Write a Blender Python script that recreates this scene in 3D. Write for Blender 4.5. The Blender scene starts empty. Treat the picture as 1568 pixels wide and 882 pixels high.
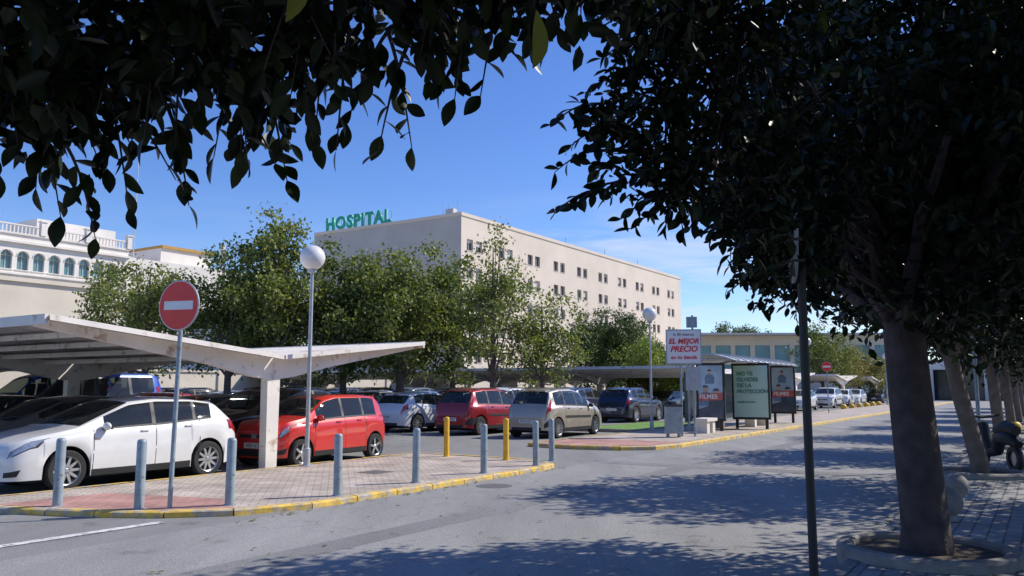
import bpy, math, random
import numpy as np
from mathutils import Vector, Matrix
rad=math.radians
random.seed(7)
RG=np.random.default_rng(11)
DX,DY=0.545,0.838
NX,NY=0.838,-0.545
def W(s,n,z=0.0): return (s*DX+n*NX, s*DY+n*NY, z)
scene=bpy.context.scene
# ------------------------------------------------------------------ materials
MATS={}
def _new(name):
    m=bpy.data.materials.new(name); m.use_nodes=True
    nt=m.node_tree; b=nt.nodes['Principled BSDF']; return m,nt,b
def col(c): return (c[0],c[1],c[2],1.0)
def mat(name,c,rough=0.6,metal=0.0,var=0.15,scale=3.0,bump=0.0,bscale=40.0,coat=0.0,spec=0.5,c2=None,c2amt=0.5,c2scale=0.6):
    if name in MATS: return MATS[name]
    m,nt,b=_new(name); N=nt.nodes; Lk=nt.links
    tc=N.new('ShaderNodeTexCoord')
    nz=N.new('ShaderNodeTexNoise'); nz.inputs['Scale'].default_value=scale; nz.inputs['Detail'].default_value=6
    Lk.new(tc.outputs['Object'],nz.inputs['Vector'])
    mp=N.new('ShaderNodeMapRange'); mp.inputs[1].default_value=0.3; mp.inputs[2].default_value=0.7
    mp.inputs[3].default_value=1-var; mp.inputs[4].default_value=1+var
    Lk.new(nz.outputs['Fac'],mp.inputs[0])
    mx=N.new('ShaderNodeMix'); mx.data_type='RGBA'; mx.blend_type='MULTIPLY'; mx.inputs[0].default_value=1
    if c2 is not None:
        n2=N.new('ShaderNodeTexNoise'); n2.inputs['Scale'].default_value=c2scale; n2.inputs['Detail'].default_value=8; n2.inputs['Roughness'].default_value=0.65
        Lk.new(tc.outputs['Object'],n2.inputs['Vector'])
        r=N.new('ShaderNodeMapRange'); r.inputs[1].default_value=0.62-0.25*c2amt; r.inputs[2].default_value=0.72-0.2*c2amt
        Lk.new(n2.outputs['Fac'],r.inputs[0])
        m2=N.new('ShaderNodeMix'); m2.data_type='RGBA'; m2.inputs[6].default_value=col(c); m2.inputs[7].default_value=col(c2)
        Lk.new(r.outputs[0],m2.inputs[0]); Lk.new(m2.outputs[2],mx.inputs[6])
    else: mx.inputs[6].default_value=col(c)
    Lk.new(mp.outputs[0],mx.inputs[7]); Lk.new(mx.outputs[2],b.inputs['Base Color'])
    b.inputs['Roughness'].default_value=rough; b.inputs['Metallic'].default_value=metal
    b.inputs['Coat Weight'].default_value=coat; b.inputs['Coat Roughness'].default_value=0.04
    b.inputs['Specular IOR Level'].default_value=spec
    if bump>0:
        n3=N.new('ShaderNodeTexNoise'); n3.inputs['Scale'].default_value=bscale; n3.inputs['Detail'].default_value=4
        Lk.new(tc.outputs['Object'],n3.inputs['Vector'])
        bp=N.new('ShaderNodeBump'); bp.inputs['Strength'].default_value=bump; bp.inputs['Distance'].default_value=0.02
        Lk.new(n3.outputs['Fac'],bp.inputs['Height']); Lk.new(bp.outputs[0],b.inputs['Normal'])
    MATS[name]=m; return m
def leafmat(name,c1,c2,trans=0.25,rough=0.45,spec=0.4):
    m,nt,b=_new(name); N=nt.nodes; Lk=nt.links
    g=N.new('ShaderNodeNewGeometry'); r=N.new('ShaderNodeValToRGB')
    r.color_ramp.elements[0].color=col(c1); r.color_ramp.elements[1].color=col(c2)
    Lk.new(g.outputs['Random Per Island'],r.inputs[0]); Lk.new(r.outputs[0],b.inputs['Base Color'])
    b.inputs['Roughness'].default_value=rough; b.inputs['Specular IOR Level'].default_value=spec
    if trans>0:
        t=N.new('ShaderNodeBsdfTranslucent'); mm=N.new('ShaderNodeMix'); mm.data_type='RGBA'; mm.blend_type='MULTIPLY'; mm.inputs[0].default_value=1
        Lk.new(r.outputs[0],mm.inputs[6]); mm.inputs[7].default_value=(1.5,1.5,0.7,1); Lk.new(mm.outputs[2],t.inputs['Color'])
        ms=N.new('ShaderNodeMixShader'); ms.inputs[0].default_value=trans
        Lk.new(b.outputs[0],ms.inputs[1]); Lk.new(t.outputs[0],ms.inputs[2]); Lk.new(ms.outputs[0],N['Material Output'].inputs['Surface'])
    return m
def asphalt(name,base,base2,rotz=0.0):
    m,nt,b=_new(name); N=nt.nodes; Lk=nt.links
    tc=N.new('ShaderNodeTexCoord')
    mpg=N.new('ShaderNodeMapping'); mpg.inputs['Rotation'].default_value=(0,0,rotz); mpg.inputs['Scale'].default_value=(1.0,0.22,1.0)
    Lk.new(tc.outputs['Object'],mpg.inputs[0])
    big=N.new('ShaderNodeTexNoise'); big.inputs['Scale'].default_value=0.7; big.inputs['Detail'].default_value=9; big.inputs['Roughness'].default_value=0.62
    Lk.new(mpg.outputs[0],big.inputs['Vector'])
    fine=N.new('ShaderNodeTexNoise'); fine.inputs['Scale'].default_value=55; fine.inputs['Detail'].default_value=3
    Lk.new(tc.outputs['Object'],fine.inputs['Vector'])
    r1=N.new('ShaderNodeMapRange'); r1.inputs[1].default_value=0.35; r1.inputs[2].default_value=0.65
    Lk.new(big.outputs['Fac'],r1.inputs[0])
    mx=N.new('ShaderNodeMix'); mx.data_type='RGBA'; mx.inputs[6].default_value=col(base); mx.inputs[7].default_value=col(base2)
    Lk.new(r1.outputs[0],mx.inputs[0])
    r2=N.new('ShaderNodeMapRange'); r2.inputs[1].default_value=0.3; r2.inputs[2].default_value=0.7; r2.inputs[3].default_value=0.7; r2.inputs[4].default_value=1.3
    Lk.new(fine.outputs['Fac'],r2.inputs[0])
    m2=N.new('ShaderNodeMix'); m2.data_type='RGBA'; m2.blend_type='MULTIPLY'; m2.inputs[0].default_value=1
    Lk.new(mx.outputs[2],m2.inputs[6]); Lk.new(r2.outputs[0],m2.inputs[7])
    vo=N.new('ShaderNodeTexVoronoi'); vo.feature='DISTANCE_TO_EDGE'; vo.inputs['Scale'].default_value=0.35
    wn=N.new('ShaderNodeTexNoise'); wn.inputs['Scale'].default_value=2.0; wn.inputs['Detail'].default_value=5
    Lk.new(tc.outputs['Object'],wn.inputs['Vector'])
    av=N.new('ShaderNodeVectorMath'); av.operation='ADD'; Lk.new(tc.outputs['Object'],av.inputs[0]); Lk.new(wn.outputs['Color'],av.inputs[1]); Lk.new(av.outputs[0],vo.inputs['Vector'])
    r3=N.new('ShaderNodeMapRange'); r3.inputs[1].default_value=0.0; r3.inputs[2].default_value=0.006; r3.inputs[3].default_value=0.65; r3.inputs[4].default_value=1.0
    Lk.new(vo.outputs['Distance'],r3.inputs[0])
    m3=N.new('ShaderNodeMix'); m3.data_type='RGBA'; m3.blend_type='MULTIPLY'; m3.inputs[0].default_value=1
    Lk.new(m2.outputs[2],m3.inputs[6]); Lk.new(r3.outputs[0],m3.inputs[7])
    sp=N.new('ShaderNodeTexNoise'); sp.inputs['Scale'].default_value=1.7; sp.inputs['Detail'].default_value=3; Lk.new(tc.outputs['Object'],sp.inputs['Vector'])
    r4=N.new('ShaderNodeMapRange'); r4.inputs[1].default_value=0.64; r4.inputs[2].default_value=0.72; r4.inputs[3].default_value=1; r4.inputs[4].default_value=.75; Lk.new(sp.outputs['Fac'],r4.inputs[0])
    m4=N.new('ShaderNodeMix'); m4.data_type='RGBA'; m4.blend_type='MULTIPLY'; m4.inputs[0].default_value=1
    Lk.new(m3.outputs[2],m4.inputs[6]); Lk.new(r4.outputs[0],m4.inputs[7]); Lk.new(m4.outputs[2],b.inputs['Base Color'])
    b.inputs['Roughness'].default_value=0.85; b.inputs['Specular IOR Level'].default_value=0.3
    bp=N.new('ShaderNodeBump'); bp.inputs['Strength'].default_value=0.3; bp.inputs['Distance'].default_value=0.01
    Lk.new(fine.outputs['Fac'],bp.inputs['Height']); Lk.new(bp.outputs[0],b.inputs['Normal'])
    return m
def paver(name,c1,c2,mortar,scale,rotz=0.0,bw=0.5,bh=0.25):
    m,nt,b=_new(name); N=nt.nodes; Lk=nt.links
    tc=N.new('ShaderNodeTexCoord'); mpg=N.new('ShaderNodeMapping'); mpg.inputs['Rotation'].default_value=(0,0,rotz)
    Lk.new(tc.outputs['Object'],mpg.inputs[0])
    br=N.new('ShaderNodeTexBrick'); br.inputs['Scale'].default_value=scale; br.inputs['Color1'].default_value=col(c1); br.inputs['Color2'].default_value=col(c2)
    br.inputs['Mortar'].default_value=col(mortar); br.inputs['Mortar Size'].default_value=0.02; br.inputs['Brick Width'].default_value=bw; br.inputs['Row Height'].default_value=bh
    Lk.new(mpg.outputs[0],br.inputs['Vector'])
    nz=N.new('ShaderNodeTexNoise'); nz.inputs['Scale'].default_value=1.4; nz.inputs['Detail'].default_value=8
    Lk.new(tc.outputs['Object'],nz.inputs['Vector'])
    r=N.new('ShaderNodeMapRange'); r.inputs[1].default_value=0.3; r.inputs[2].default_value=0.7; r.inputs[3].default_value=0.68; r.inputs[4].default_value=1.2
    Lk.new(nz.outputs['Fac'],r.inputs[0])
    mx=N.new('ShaderNodeMix'); mx.data_type='RGBA'; mx.blend_type='MULTIPLY'; mx.inputs[0].default_value=1
    Lk.new(br.outputs['Color'],mx.inputs[6]); Lk.new(r.outputs[0],mx.inputs[7]); Lk.new(mx.outputs[2],b.inputs['Base Color'])
    b.inputs['Roughness'].default_value=0.85
    bp=N.new('ShaderNodeBump'); bp.inputs['Strength'].default_value=0.4; bp.inputs['Distance'].default_value=0.01; bp.invert=True
    Lk.new(br.outputs['Fac'],bp.inputs['Height']); Lk.new(bp.outputs[0],b.inputs['Normal'])
    return m
ANG=math.atan2(DY,DX)
M_asph=asphalt('asphalt_lot',(0.20,0.198,0.190),(0.27,0.266,0.255),-ANG+math.pi/2)
M_road=asphalt('asphalt_road',(0.225,0.222,0.213),(0.32,0.315,0.30),-ANG+math.pi/2)
M_tile=paver('pavers_beige',(0.56,0.48,0.40),(0.43,0.365,0.305),(0.24,0.20,0.17),2.2,-ANG+math.pi/4)
M_tiler=paver('pavers_red',(0.54,0.29,0.24),(0.44,0.235,0.195),(0.28,0.17,0.14),2.2,-ANG)
M_pave=paver('pavers_grey',(0.32,0.31,0.30),(0.25,0.245,0.24),(0.13,0.13,0.13),1.6,-ANG)
M_yel=mat('kerb_yellow',(0.74,0.49,0.09),0.8,c2=(0.42,0.38,0.32),c2amt=0.65,c2scale=5,var=0.25,scale=9,bump=0.3)
M_kerb=mat('kerb_concrete',(0.24,0.225,0.21),0.85,var=0.25,scale=6,bump=0.3)
M_white=mat('road_paint',(0.70,0.69,0.66),0.7,c2=(0.3,0.3,0.3),c2amt=0.5,c2scale=9,var=0.2,scale=12)
M_canopy=mat('canopy_paint',(0.82,0.77,0.70),0.7,c2=(0.45,0.34,0.25),c2amt=0.2,c2scale=3.5,var=0.1,scale=1.5,bump=0.1)
M_sheet=mat('canopy_sheet',(0.72,0.66,0.59),0.75,c2=(0.46,0.40,0.33),c2amt=0.45,c2scale=0.9,var=0.15)
M_steel=mat('galv_steel',(0.42,0.45,0.47),0.5,metal=0.25,var=0.15,scale=8)
M_boll=mat('bollard_paint',(0.29,0.36,0.41),0.5,metal=0.1,var=0.18,scale=7,c2=(0.18,0.16,0.14),c2amt=0.3,c2scale=14)
M_bolly=mat('bollard_yellow',(0.78,0.46,0.03),0.55,var=0.15,scale=8,c2=(.3,.22,.1),c2amt=.15,c2scale=12)
M_globe=mat('globe_opal',(0.78,0.76,0.72),0.25,var=0.05,scale=4,coat=0.5)
M_black=mat('black_trim',(0.02,0.021,0.023),0.55,var=0.1)
M_seat=mat('seat_fabric',(0.045,0.045,0.05),0.9,var=0.1)
M_tyre=mat('tyre',(0.025,0.025,0.026),0.8,var=0.2,scale=12)
M_rim=mat('alloy',(0.55,0.56,0.58),0.3,metal=0.85,var=0.08)
M_glass,_nt,_b=_new('car_glass')
_b.inputs['Base Color'].default_value=(.03,.036,.038,1); _b.inputs['Roughness'].default_value=.03; _b.inputs['Coat Weight'].default_value=.5; _b.inputs['Specular IOR Level'].default_value=.7
_n=_nt.nodes.new('ShaderNodeTexNoise'); _n.inputs['Scale'].default_value=1.1; _mr=_nt.nodes.new('ShaderNodeMapRange'); _mr.inputs[3].default_value=.38; _mr.inputs[4].default_value=.55
_nt.links.new(_n.outputs['Fac'],_mr.inputs[0])
_t=_nt.nodes.new('ShaderNodeBsdfTransparent'); _t.inputs[0].default_value=(.62,.70,.66,1); _ms=_nt.nodes.new('ShaderNodeMixShader')
_nt.links.new(_mr.outputs[0],_ms.inputs[0]); _nt.links.new(_b.outputs[0],_ms.inputs[1]); _nt.links.new(_t.outputs[0],_ms.inputs[2]); _nt.links.new(_ms.outputs[0],_nt.nodes['Material Output'].inputs['Surface'])
M_plate=mat('plate',(0.7,0.7,0.68),0.5,var=0.04)
M_dark=mat('dark_void',(0.012,0.012,0.014),0.9,var=0.05)
M_tail=mat('tail_lamp',(0.35,0.012,0.01),0.12,var=0.15,scale=20,coat=1)
M_head=mat('head_lamp',(0.42,0.45,0.48),0.08,metal=0.5,var=0.35,scale=16,coat=1)
M_amber=mat('amber',(0.7,0.22,0.02),0.2,var=0.05,coat=1)
M_bark=mat('bark_ficus',(0.07,0.052,0.05),0.9,var=0.4,scale=6,bump=0.9,bscale=14)
M_bark2=mat('bark_tree',(0.16,0.125,0.1),0.9,var=0.3,scale=5,bump=0.6,bscale=18)
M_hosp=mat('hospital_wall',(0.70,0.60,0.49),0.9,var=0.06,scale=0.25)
M_hosp2=mat('hospital_wall_shaded',(0.50,0.47,0.43),0.9,var=0.10,scale=0.3)  # darker, greyer copy of the wall; end-face shade put into the colour
M_cream=mat('cream_wall',(0.68,0.60,0.48),0.9,var=0.1,scale=0.4)
M_whitew=mat('white_wall',(0.78,0.73,0.66),0.9,var=0.08,scale=0.5)
M_ochre=mat('ochre_wall',(0.50,0.30,0.09),0.9,var=0.08)
M_wing=mat('window_glass',(0.045,0.06,0.075),0.12,var=0.3,scale=0.3)
M_teal=mat('window_teal',(0.14,0.28,0.30),0.2,var=0.3,scale=0.3)
M_frame=mat('window_frame',(0.55,0.53,0.5),0.6)
M_green=mat('letter_green',(0.01,0.36,0.26),0.5,var=0.05)
M_red=mat('sign_red',(0.78,0.045,0.03),0.45,var=0.06,scale=4)
M_signw=mat('sign_white',(0.80,0.79,0.77),0.45,var=0.04)
M_redtxt=mat('text_red',(0.70,0.03,0.05),0.5)
M_greentxt=mat('text_green',(0.03,0.25,0.15),0.5)
M_grass=mat('grass_lawn',(0.14,0.27,0.045),0.9,var=0.35,scale=5,bump=0.8,bscale=60)
M_conc=mat('concrete',(0.25,0.24,0.235),0.9,var=0.25,scale=4,bump=0.3)
M_iron=mat('cast_iron',(0.13,0.125,0.12),0.7,var=0.25,scale=20,bump=0.5)
M_soil=mat('soil',(0.09,0.07,0.05),0.95,var=0.3,scale=8,bump=0.6)
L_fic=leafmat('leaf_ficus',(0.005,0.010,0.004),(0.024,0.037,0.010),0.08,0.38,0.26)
L_mid=leafmat('leaf_mulberry',(0.06,0.095,0.022),(0.29,0.32,0.10),0.35,0.5)
L_mid2=leafmat('leaf_mulberry_dark',(0.045,0.078,0.018),(0.21,0.25,0.07),0.32,0.5)
L_pine=leafmat('leaf_pine',(0.03,0.06,0.012),(0.11,0.16,0.035),0.15,0.6)
L_shrub=leafmat('leaf_shrub',(0.08,0.14,0.02),(0.26,0.31,0.05),0.3,0.5)
L_dry=leafmat('leaf_dry',(0.10,0.12,0.03),(0.28,0.23,0.08),0.25,0.6)
L_yel=leafmat('leaf_yellow',(0.10,0.12,0.02),(0.17,0.18,0.03),0.45,0.4)
# ------------------------------------------------------------------ mesh builder
import bmesh
class MB:
    def __init__(s): s.v=[];s.f=[];s.m=[]
    def face(s,pts,mi=0):
        b=len(s.v); s.v+= [tuple(p) for p in pts]; s.f.append(tuple(range(b,b+len(pts)))); s.m.append(mi)
    def box(s,a,b,mi=0,tf=None):
        c=[(x,y,z) for x in (a[0],b[0]) for y in (a[1],b[1]) for z in (a[2],b[2])]
        if tf: c=[tf(*p) for p in c]
        k=len(s.v); s.v+=c
        for f in ((0,1,3,2),(4,6,7,5),(0,4,5,1),(2,3,7,6),(0,2,6,4),(1,5,7,3)):
            s.f.append(tuple(k+i for i in f)); s.m.append(mi)
    def prism(s,pts,off,mi=0):
        k=len(s.v); n=len(pts); o=Vector(off)
        s.v+=[tuple(p) for p in pts]+[tuple(Vector(p)+o) for p in pts]
        s.f.append(tuple(range(k,k+n))); s.m.append(mi); s.f.append(tuple(range(k+2*n-1,k+n-1,-1))); s.m.append(mi)
        for i in range(n):
            j=(i+1)%n; s.f.append((k+i,k+j,k+n+j,k+n+i)); s.m.append(mi)
    def tube(s,pts,rs,k=8,mi=0,cap=True):
        P=[Vector(p) for p in pts]; b=len(s.v); up=Vector((0.13,0.97,0.2))
        for i,p in enumerate(P):
            t=(P[min(i+1,len(P)-1)]-P[max(i-1,0)]).normalized()
            a=t.cross(up)
            if a.length<1e-3: a=t.cross(Vector((1,0,0)))
            a.normalize(); c=t.cross(a); r=rs[i] if hasattr(rs,'__len__') else rs
            for q in range(k):
                th=2*math.pi*q/k; s.v.append(tuple(p+a*(r*math.cos(th))+c*(r*math.sin(th))))
        for i in range(len(P)-1):
            for q in range(k):
                q2=(q+1)%k; s.f.append((b+i*k+q,b+i*k+q2,b+(i+1)*k+q2,b+(i+1)*k+q)); s.m.append(mi)
        if cap:
            s.f.append(tuple(b+q for q in range(k))[::-1]); s.m.append(mi)
            s.f.append(tuple(b+(len(P)-1)*k+q for q in range(k))); s.m.append(mi)
    def lathe(s,prof,k,mi,tf):
        b=len(s.v)
        for r,h in prof:
            for q in range(k):
                th=2*math.pi*q/k; s.v.append(tuple(tf(r*math.cos(th),r*math.sin(th),h)))
        for i in range(len(prof)-1):
            for q in range(k):
                q2=(q+1)%k; s.f.append((b+i*k+q,b+i*k+q2,b+(i+1)*k+q2,b+(i+1)*k+q)); s.m.append(mi)
    def mesh(s,name,mats,smooth=None,recalc=True):
        me=bpy.data.meshes.new(name); me.from_pydata(s.v,[],s.f)
        for m in mats: me.materials.append(m)
        me.polygons.foreach_set('material_index',s.m)
        if recalc:
            bm=bmesh.new(); bm.from_mesh(me); bmesh.ops.recalc_face_normals(bm,faces=bm.faces); bm.to_mesh(me); bm.free()
        if smooth is not None:
            me.polygons.foreach_set('use_smooth',[True]*len(me.polygons)); me.set_sharp_from_angle(angle=rad(smooth))
        me.update(); return me
    def build(s,name,mats,parent=None,smooth=None,recalc=True):
        return link(name,s.mesh(name,mats,smooth,recalc),parent)
def link(name,data,parent=None):
    o=bpy.data.objects.new(name,data); scene.collection.objects.link(o)
    if parent: o.parent=parent
    return o
def empty(name,loc=(0,0,0),rz=0):
    e=bpy.data.objects.new(name,None); scene.collection.objects.link(e); e.location=loc; e.rotation_euler=(0,0,rz); e.empty_display_size=0.3
    return e
def text(name,body,size,mtx,m,parent=None,ext=0.01,align='CENTER',shear=0,space=1.0,bold=0.0):
    c=bpy.data.curves.new(name,'FONT'); c.body=body; c.size=size; c.extrude=ext; c.align_x=align; c.align_y='CENTER'; c.shear=shear; c.space_character=space; c.offset=bold
    c.materials.append(m); c.resolution_u=4
    o=bpy.data.objects.new(name,c); scene.collection.objects.link(o)
    if parent: o.parent=parent
    o.matrix_world=mtx
    return o
def face_mtx(loc,right):
    r=Vector((right[0],right[1],0)).normalized(); u=Vector((0,0,1)); n=r.cross(u)
    return Matrix(((r.x,u.x,n.x,loc[0]),(r.y,u.y,n.y,loc[1]),(r.z,u.z,n.z,loc[2]),(0,0,0,1)))
# ------------------------------------------------------------------ ground
g=MB(); R=1500
g.face([(-R,-R,0),(R,-R,0),(R,R,0),(-R,R,0)]); g.build('ground',[M_asph],recalc=False)
r=MB(); r.face([W(-60,-8.5,.004),W(-60,-1.63,.004),W(300,-1.63,.004),W(300,-8.5,.004)]); r.build('road',[M_road],recalc=False)
def island(name,pts,h,mtop,mk,kw=0.14):
    root=empty(name); n=len(pts)
    area=sum(pts[i][0]*pts[(i+1)%n][1]-pts[(i+1)%n][0]*pts[i][1] for i in range(n)); sg=1 if area>0 else -1
    def inset(d):
        out=[]
        for i in range(n):
            p0,p1,p2=Vector(pts[i-1]),Vector(pts[i]),Vector(pts[(i+1)%n])
            e1=(p1-p0).normalized(); e2=(p2-p1).normalized()
            n1=Vector((-e1.y,e1.x))*sg; n2=Vector((-e2.y,e2.x))*sg
            b=(n1+n2).normalized(); out.append(p1+b*(d/max(0.4,b.dot(n1))))
        return out
    inn=inset(kw)
    t=MB(); t.face([W(p[0],p[1],h-.008) for p in inset(kw-0.01)]); t.build('paving',[mtop],root,recalc=False)
    k=MB()
    for i in range(n):
        j=(i+1)%n; a,b=Vector(pts[i]),Vector(pts[j]); c,d=inn[i],inn[j]; L=(b-a).length; m=max(1,round(L/0.9))
        for q in range(m):
            t0=(q+0.012)/m if m>1 else 0.01; t1=(q+1-0.012)/m if m>1 else 0.99
            A=a.lerp(b,t0);B=a.lerp(b,t1);C=c.lerp(d,t0);E=c.lerp(d,t1); hh=h+random.uniform(-.006,.006)
            A2=A.lerp(C,.18);B2=B.lerp(E,.18)
            v=[W(*A,0),W(*B,0),W(*B,hh*.8),W(*A,hh*.8),W(*B2,hh),W(*A2,hh),W(*E,hh),W(*C,hh)]
            k.face([v[0],v[1],v[2],v[3]]);k.face([v[3],v[2],v[4],v[5]]);k.face([v[5],v[4],v[6],v[7]])
            k.face([W(*A,0),v[3],v[5],v[7],W(*C,0)]);k.face([W(*B,0),v[2],v[4],v[6],W(*E,0)])
    k.build('kerb_stones',[mk],root,recalc=False)
    return root
near_pts=[(5.3,-12.95),(5.55,-11.7),(6.05,-10.3),(6.5,-9.5),(7.1,-8.9),(8.1,-8.52),(14.2,-8.5),(14.9,-8.65),(15.4,-9.1),(15.6,-9.8),(15.6,-12.95)]
island('pavement',near_pts,.085,M_tile,M_yel)
tr=MB(); tr.face([W(5.65,-12.0,.081),W(5.75,-11.6,.081),W(6.22,-10.3,.081),W(6.65,-9.55,.081),W(7.2,-9.0,.081),W(7.7,-9.9,.081),W(7.2,-11.9,.081)]); tr.build('tactile_paving',[M_tiler],recalc=False)
far_pts=[(19.7,-12.3),(19.5,-10.8),(19.8,-9.5),(20.5,-8.8),(21.6,-8.52),(100,-8.5),(100,-12.3)]
island('pavement',far_pts,.11,M_tile,M_yel)
tr=MB(); tr.face([W(19.8,-12.1,.107),W(19.7,-10.8,.107),W(20.0,-9.6,.107),W(20.6,-9.0,.107),W(22.4,-8.8,.107),W(22.4,-12.1,.107)]); tr.build('tactile_paving',[M_tiler],recalc=False)
island('pavement',[(-40,-1.63),(140,-1.63),(140,9),(-40,9)],.12,M_pave,M_kerb)
island('grass_bed',[(27.6,-12.5),(34.5,-12.5),(34.5,-15.2),(27.6,-15.2)],.12,M_grass,M_kerb)
mk=MB(); mk.face([W(-8,-9.42,.008),W(-8,-9.27,.008),W(6.3,-9.15,.008),W(6.3,-9.3,.008)])
for n0 in np.arange(-60,-15.2,2.65):
    for (a,b) in ((6.3,11),(12.3,16.2),(22.4,27.2),(27.4,32),(36,40)):
        mk.face([W(a,n0,.004),W(b,n0,.004),W(b,n0+.1,.004),W(a,n0+.1,.004)])
mk.build('road_marking',[M_white],recalc=False)
mh=MB(); mh.lathe([(0.0001,.009),(.3,.009),(.31,.006)],24,0,lambda x,y,z:(x-.3,y+14.0,z)); mh.build('manhole_cover',[M_iron])
mh=MB(); mh.box((-1.2,-.25,.078),(-.7,.25,.082),0,lambda a,b,c:W(12.6+a,-10.6+b,c)); mh.build('manhole_cover',[M_iron])
rp=MB(); rp.face([W(2,-6.6,.006),W(60,-6.5,.006),W(60,-6.1,.006),W(2,-6.15,.006)]); rp.face([W(16.3,-8.3,.0075),W(16.9,-8.3,.0075),W(17.1,-1.7,.0075),W(16.5,-1.7,.0075)])
rp.build('road_repair_patch',[asphalt('asphalt_patch',(0.19,0.188,0.182),(0.25,0.247,0.24))],recalc=False)
# ------------------------------------------------------------------ street furniture
def lamp(x,y,zb,H=4.32,rg=.26):
    e=empty('street_lamp',(x,y,zb)); m=MB()
    m.tube([(0,0,0),(0,0,.35),(0,0,.37),(0,0,H-zb-.3)],[.07,.07,.045,.035],12)
    m.lathe([(.001,.02),(.14,.02),(.14,0)],12,0,lambda a,b,c:(a,b,c+.005))
    m.lathe([(.035,H-zb-.34),(.09,H-zb-.3),(.1,H-zb-.2),(.06,H-zb-.2)],14,0,lambda a,b,c:(a,b,c))
    m.build('pole',[M_steel],e,smooth=40)
    s=MB(); s.lathe([(max(.001,rg*math.sin(t)),H-zb-rg*math.cos(t)) for t in np.linspace(0,math.pi,17)],28,0,lambda a,b,c:(a,b,c))
    s.build('globe',[M_globe],e,smooth=60)
def sn(s,n): return W(s,n)[:2]
lamp(-4.14,16.75,.07); lamp(*sn(27.9,-12.1),.1); lamp(*sn(51.6,-12.1),.1,4.4); lamp(*sn(80,-12.0),.1,4.4)
def bollard(x,y,m=None,h=.9,zb=.075,tilt=0):
    e=empty('bollard',(x,y,zb)); e.rotation_euler=(tilt,tilt*.6,0)
    b=MB(); b.lathe([(.001,h),(.035,h-.003),(.055,h-.018),(.062,h-.045),(.062,0)],16,0,lambda a,c,d:(a,c,d)); b.lathe([(.09,.0),(.088,.012),(.06,.014)],16,0,lambda a,c,d:(a,c,d)); b.build('post',[m or M_boll],e,smooth=40)
for i,(x,y) in enumerate([(-6.06,11.15),(-4.86,10.9),(-3.79,11.22),(-2.55,12.2),(-1.60,13.85),(-.52,15.35),(.485,16.85),(.86,17.9)]): bollard(x,y,tilt=random.uniform(-.02,.02))
bollard(-1.5,19.0,M_bolly); bollard(-.13,18.1,M_bolly)
for s_ in (64,67,70,73,76,79): 
    x,y=sn(s_,-12.6); e=empty('ball_bollard',(x,y,.0)); b=MB(); b.lathe([(max(.001,.22*math.sin(t)),.2-.22*math.cos(t)) for t in np.linspace(0,math.pi,9)],14,0,lambda a,c,d:(a,c,d)); b.build('ball',[M_bolly],e,smooth=60)
def ball(x,y,m,r=.17):
    e=empty('ball_bollard',(x,y,.12)); b=MB()
    b.lathe([(max(.001,r*math.sin(t)),r*.95+.05-r*math.cos(t)) for t in np.linspace(0,math.pi,13)],20,0,lambda a,c,d:(a,c,d))
    b.lathe([(.1,0),(.09,.07)],14,0,lambda a,c,d:(a,c,d)); b.build('ball',[m],e,smooth=60)
ball(5.05,9.7,M_conc); ball(5.95,11.2,M_conc)
for x,y in ((11.75,20.1),(12.5,21.2),(13.5,22.6),(14.8,24.6),(16.3,26.8)): ball(x,y,M_bolly,.2)
def round_sign(name,x,y,zb,zc,r,az,noentry=True,pole_r=.03,tilt=0.0,pm=None):
    e=empty(name,(x,y,zb)); f=Vector((math.sin(rad(az)),math.cos(rad(az)),0)); rt=Vector((0,0,1)).cross(f)
    if tilt: e.rotation_euler=(0,tilt,0)
    p=MB(); p.tube([(0,0,0),(0,0,zc-zb+r*.9)],pole_r,12); p.build('pole',[pm or M_boll],e,smooth=40)
    c=Vector((0,0,zc-zb))+f*(pole_r+.02)
    def tf(a,b,h): return tuple(c+rt*a+Vector((0,0,1))*b+f*h)
    d=MB(); d.lathe([(.001,-.012),(r*.985,-.012),(r,-.004),(r,.008),(r*.97,.012)],40,1,tf); d.lathe([(r*.97,.012),(.001,.012)],40,0,tf)
    if noentry:
        d.box((-r*.72,-r*.17,.0125),(r*.72,r*.17,.015),2,tf)
        d.lathe([(r*.975,.0122),(r*.975,.0135),(r*.955,.0135),(r*.955,.0122)],40,2,tf)
    d.build('disc',[M_red if noentry else M_steel,M_steel,M_signw],e,smooth=30)
round_sign('no_entry_sign',-4.48,10.95,.075,2.74,.34,201,tilt=.012)
round_sign('traffic_sign',2.02,5.65,.12,2.72,.35,284,False,.03,pm=M_black)
x,y=sn(52.5,-11.2); round_sign('traffic_sign',x,y,.1,2.9,.3,200)
x,y=sn(42,-1.35); p=MB(); p.tube([(x,y,.1),(x,y,3.6)],.05,10); p.build('sign_pole',[M_boll],smooth=40)
x,y=sn(19.2,-1.2); p=MB(); p.tube([(x,y,.1),(x,y,3.4)],.04,10); p.build('sign_pole',[M_boll],smooth=40)
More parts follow.
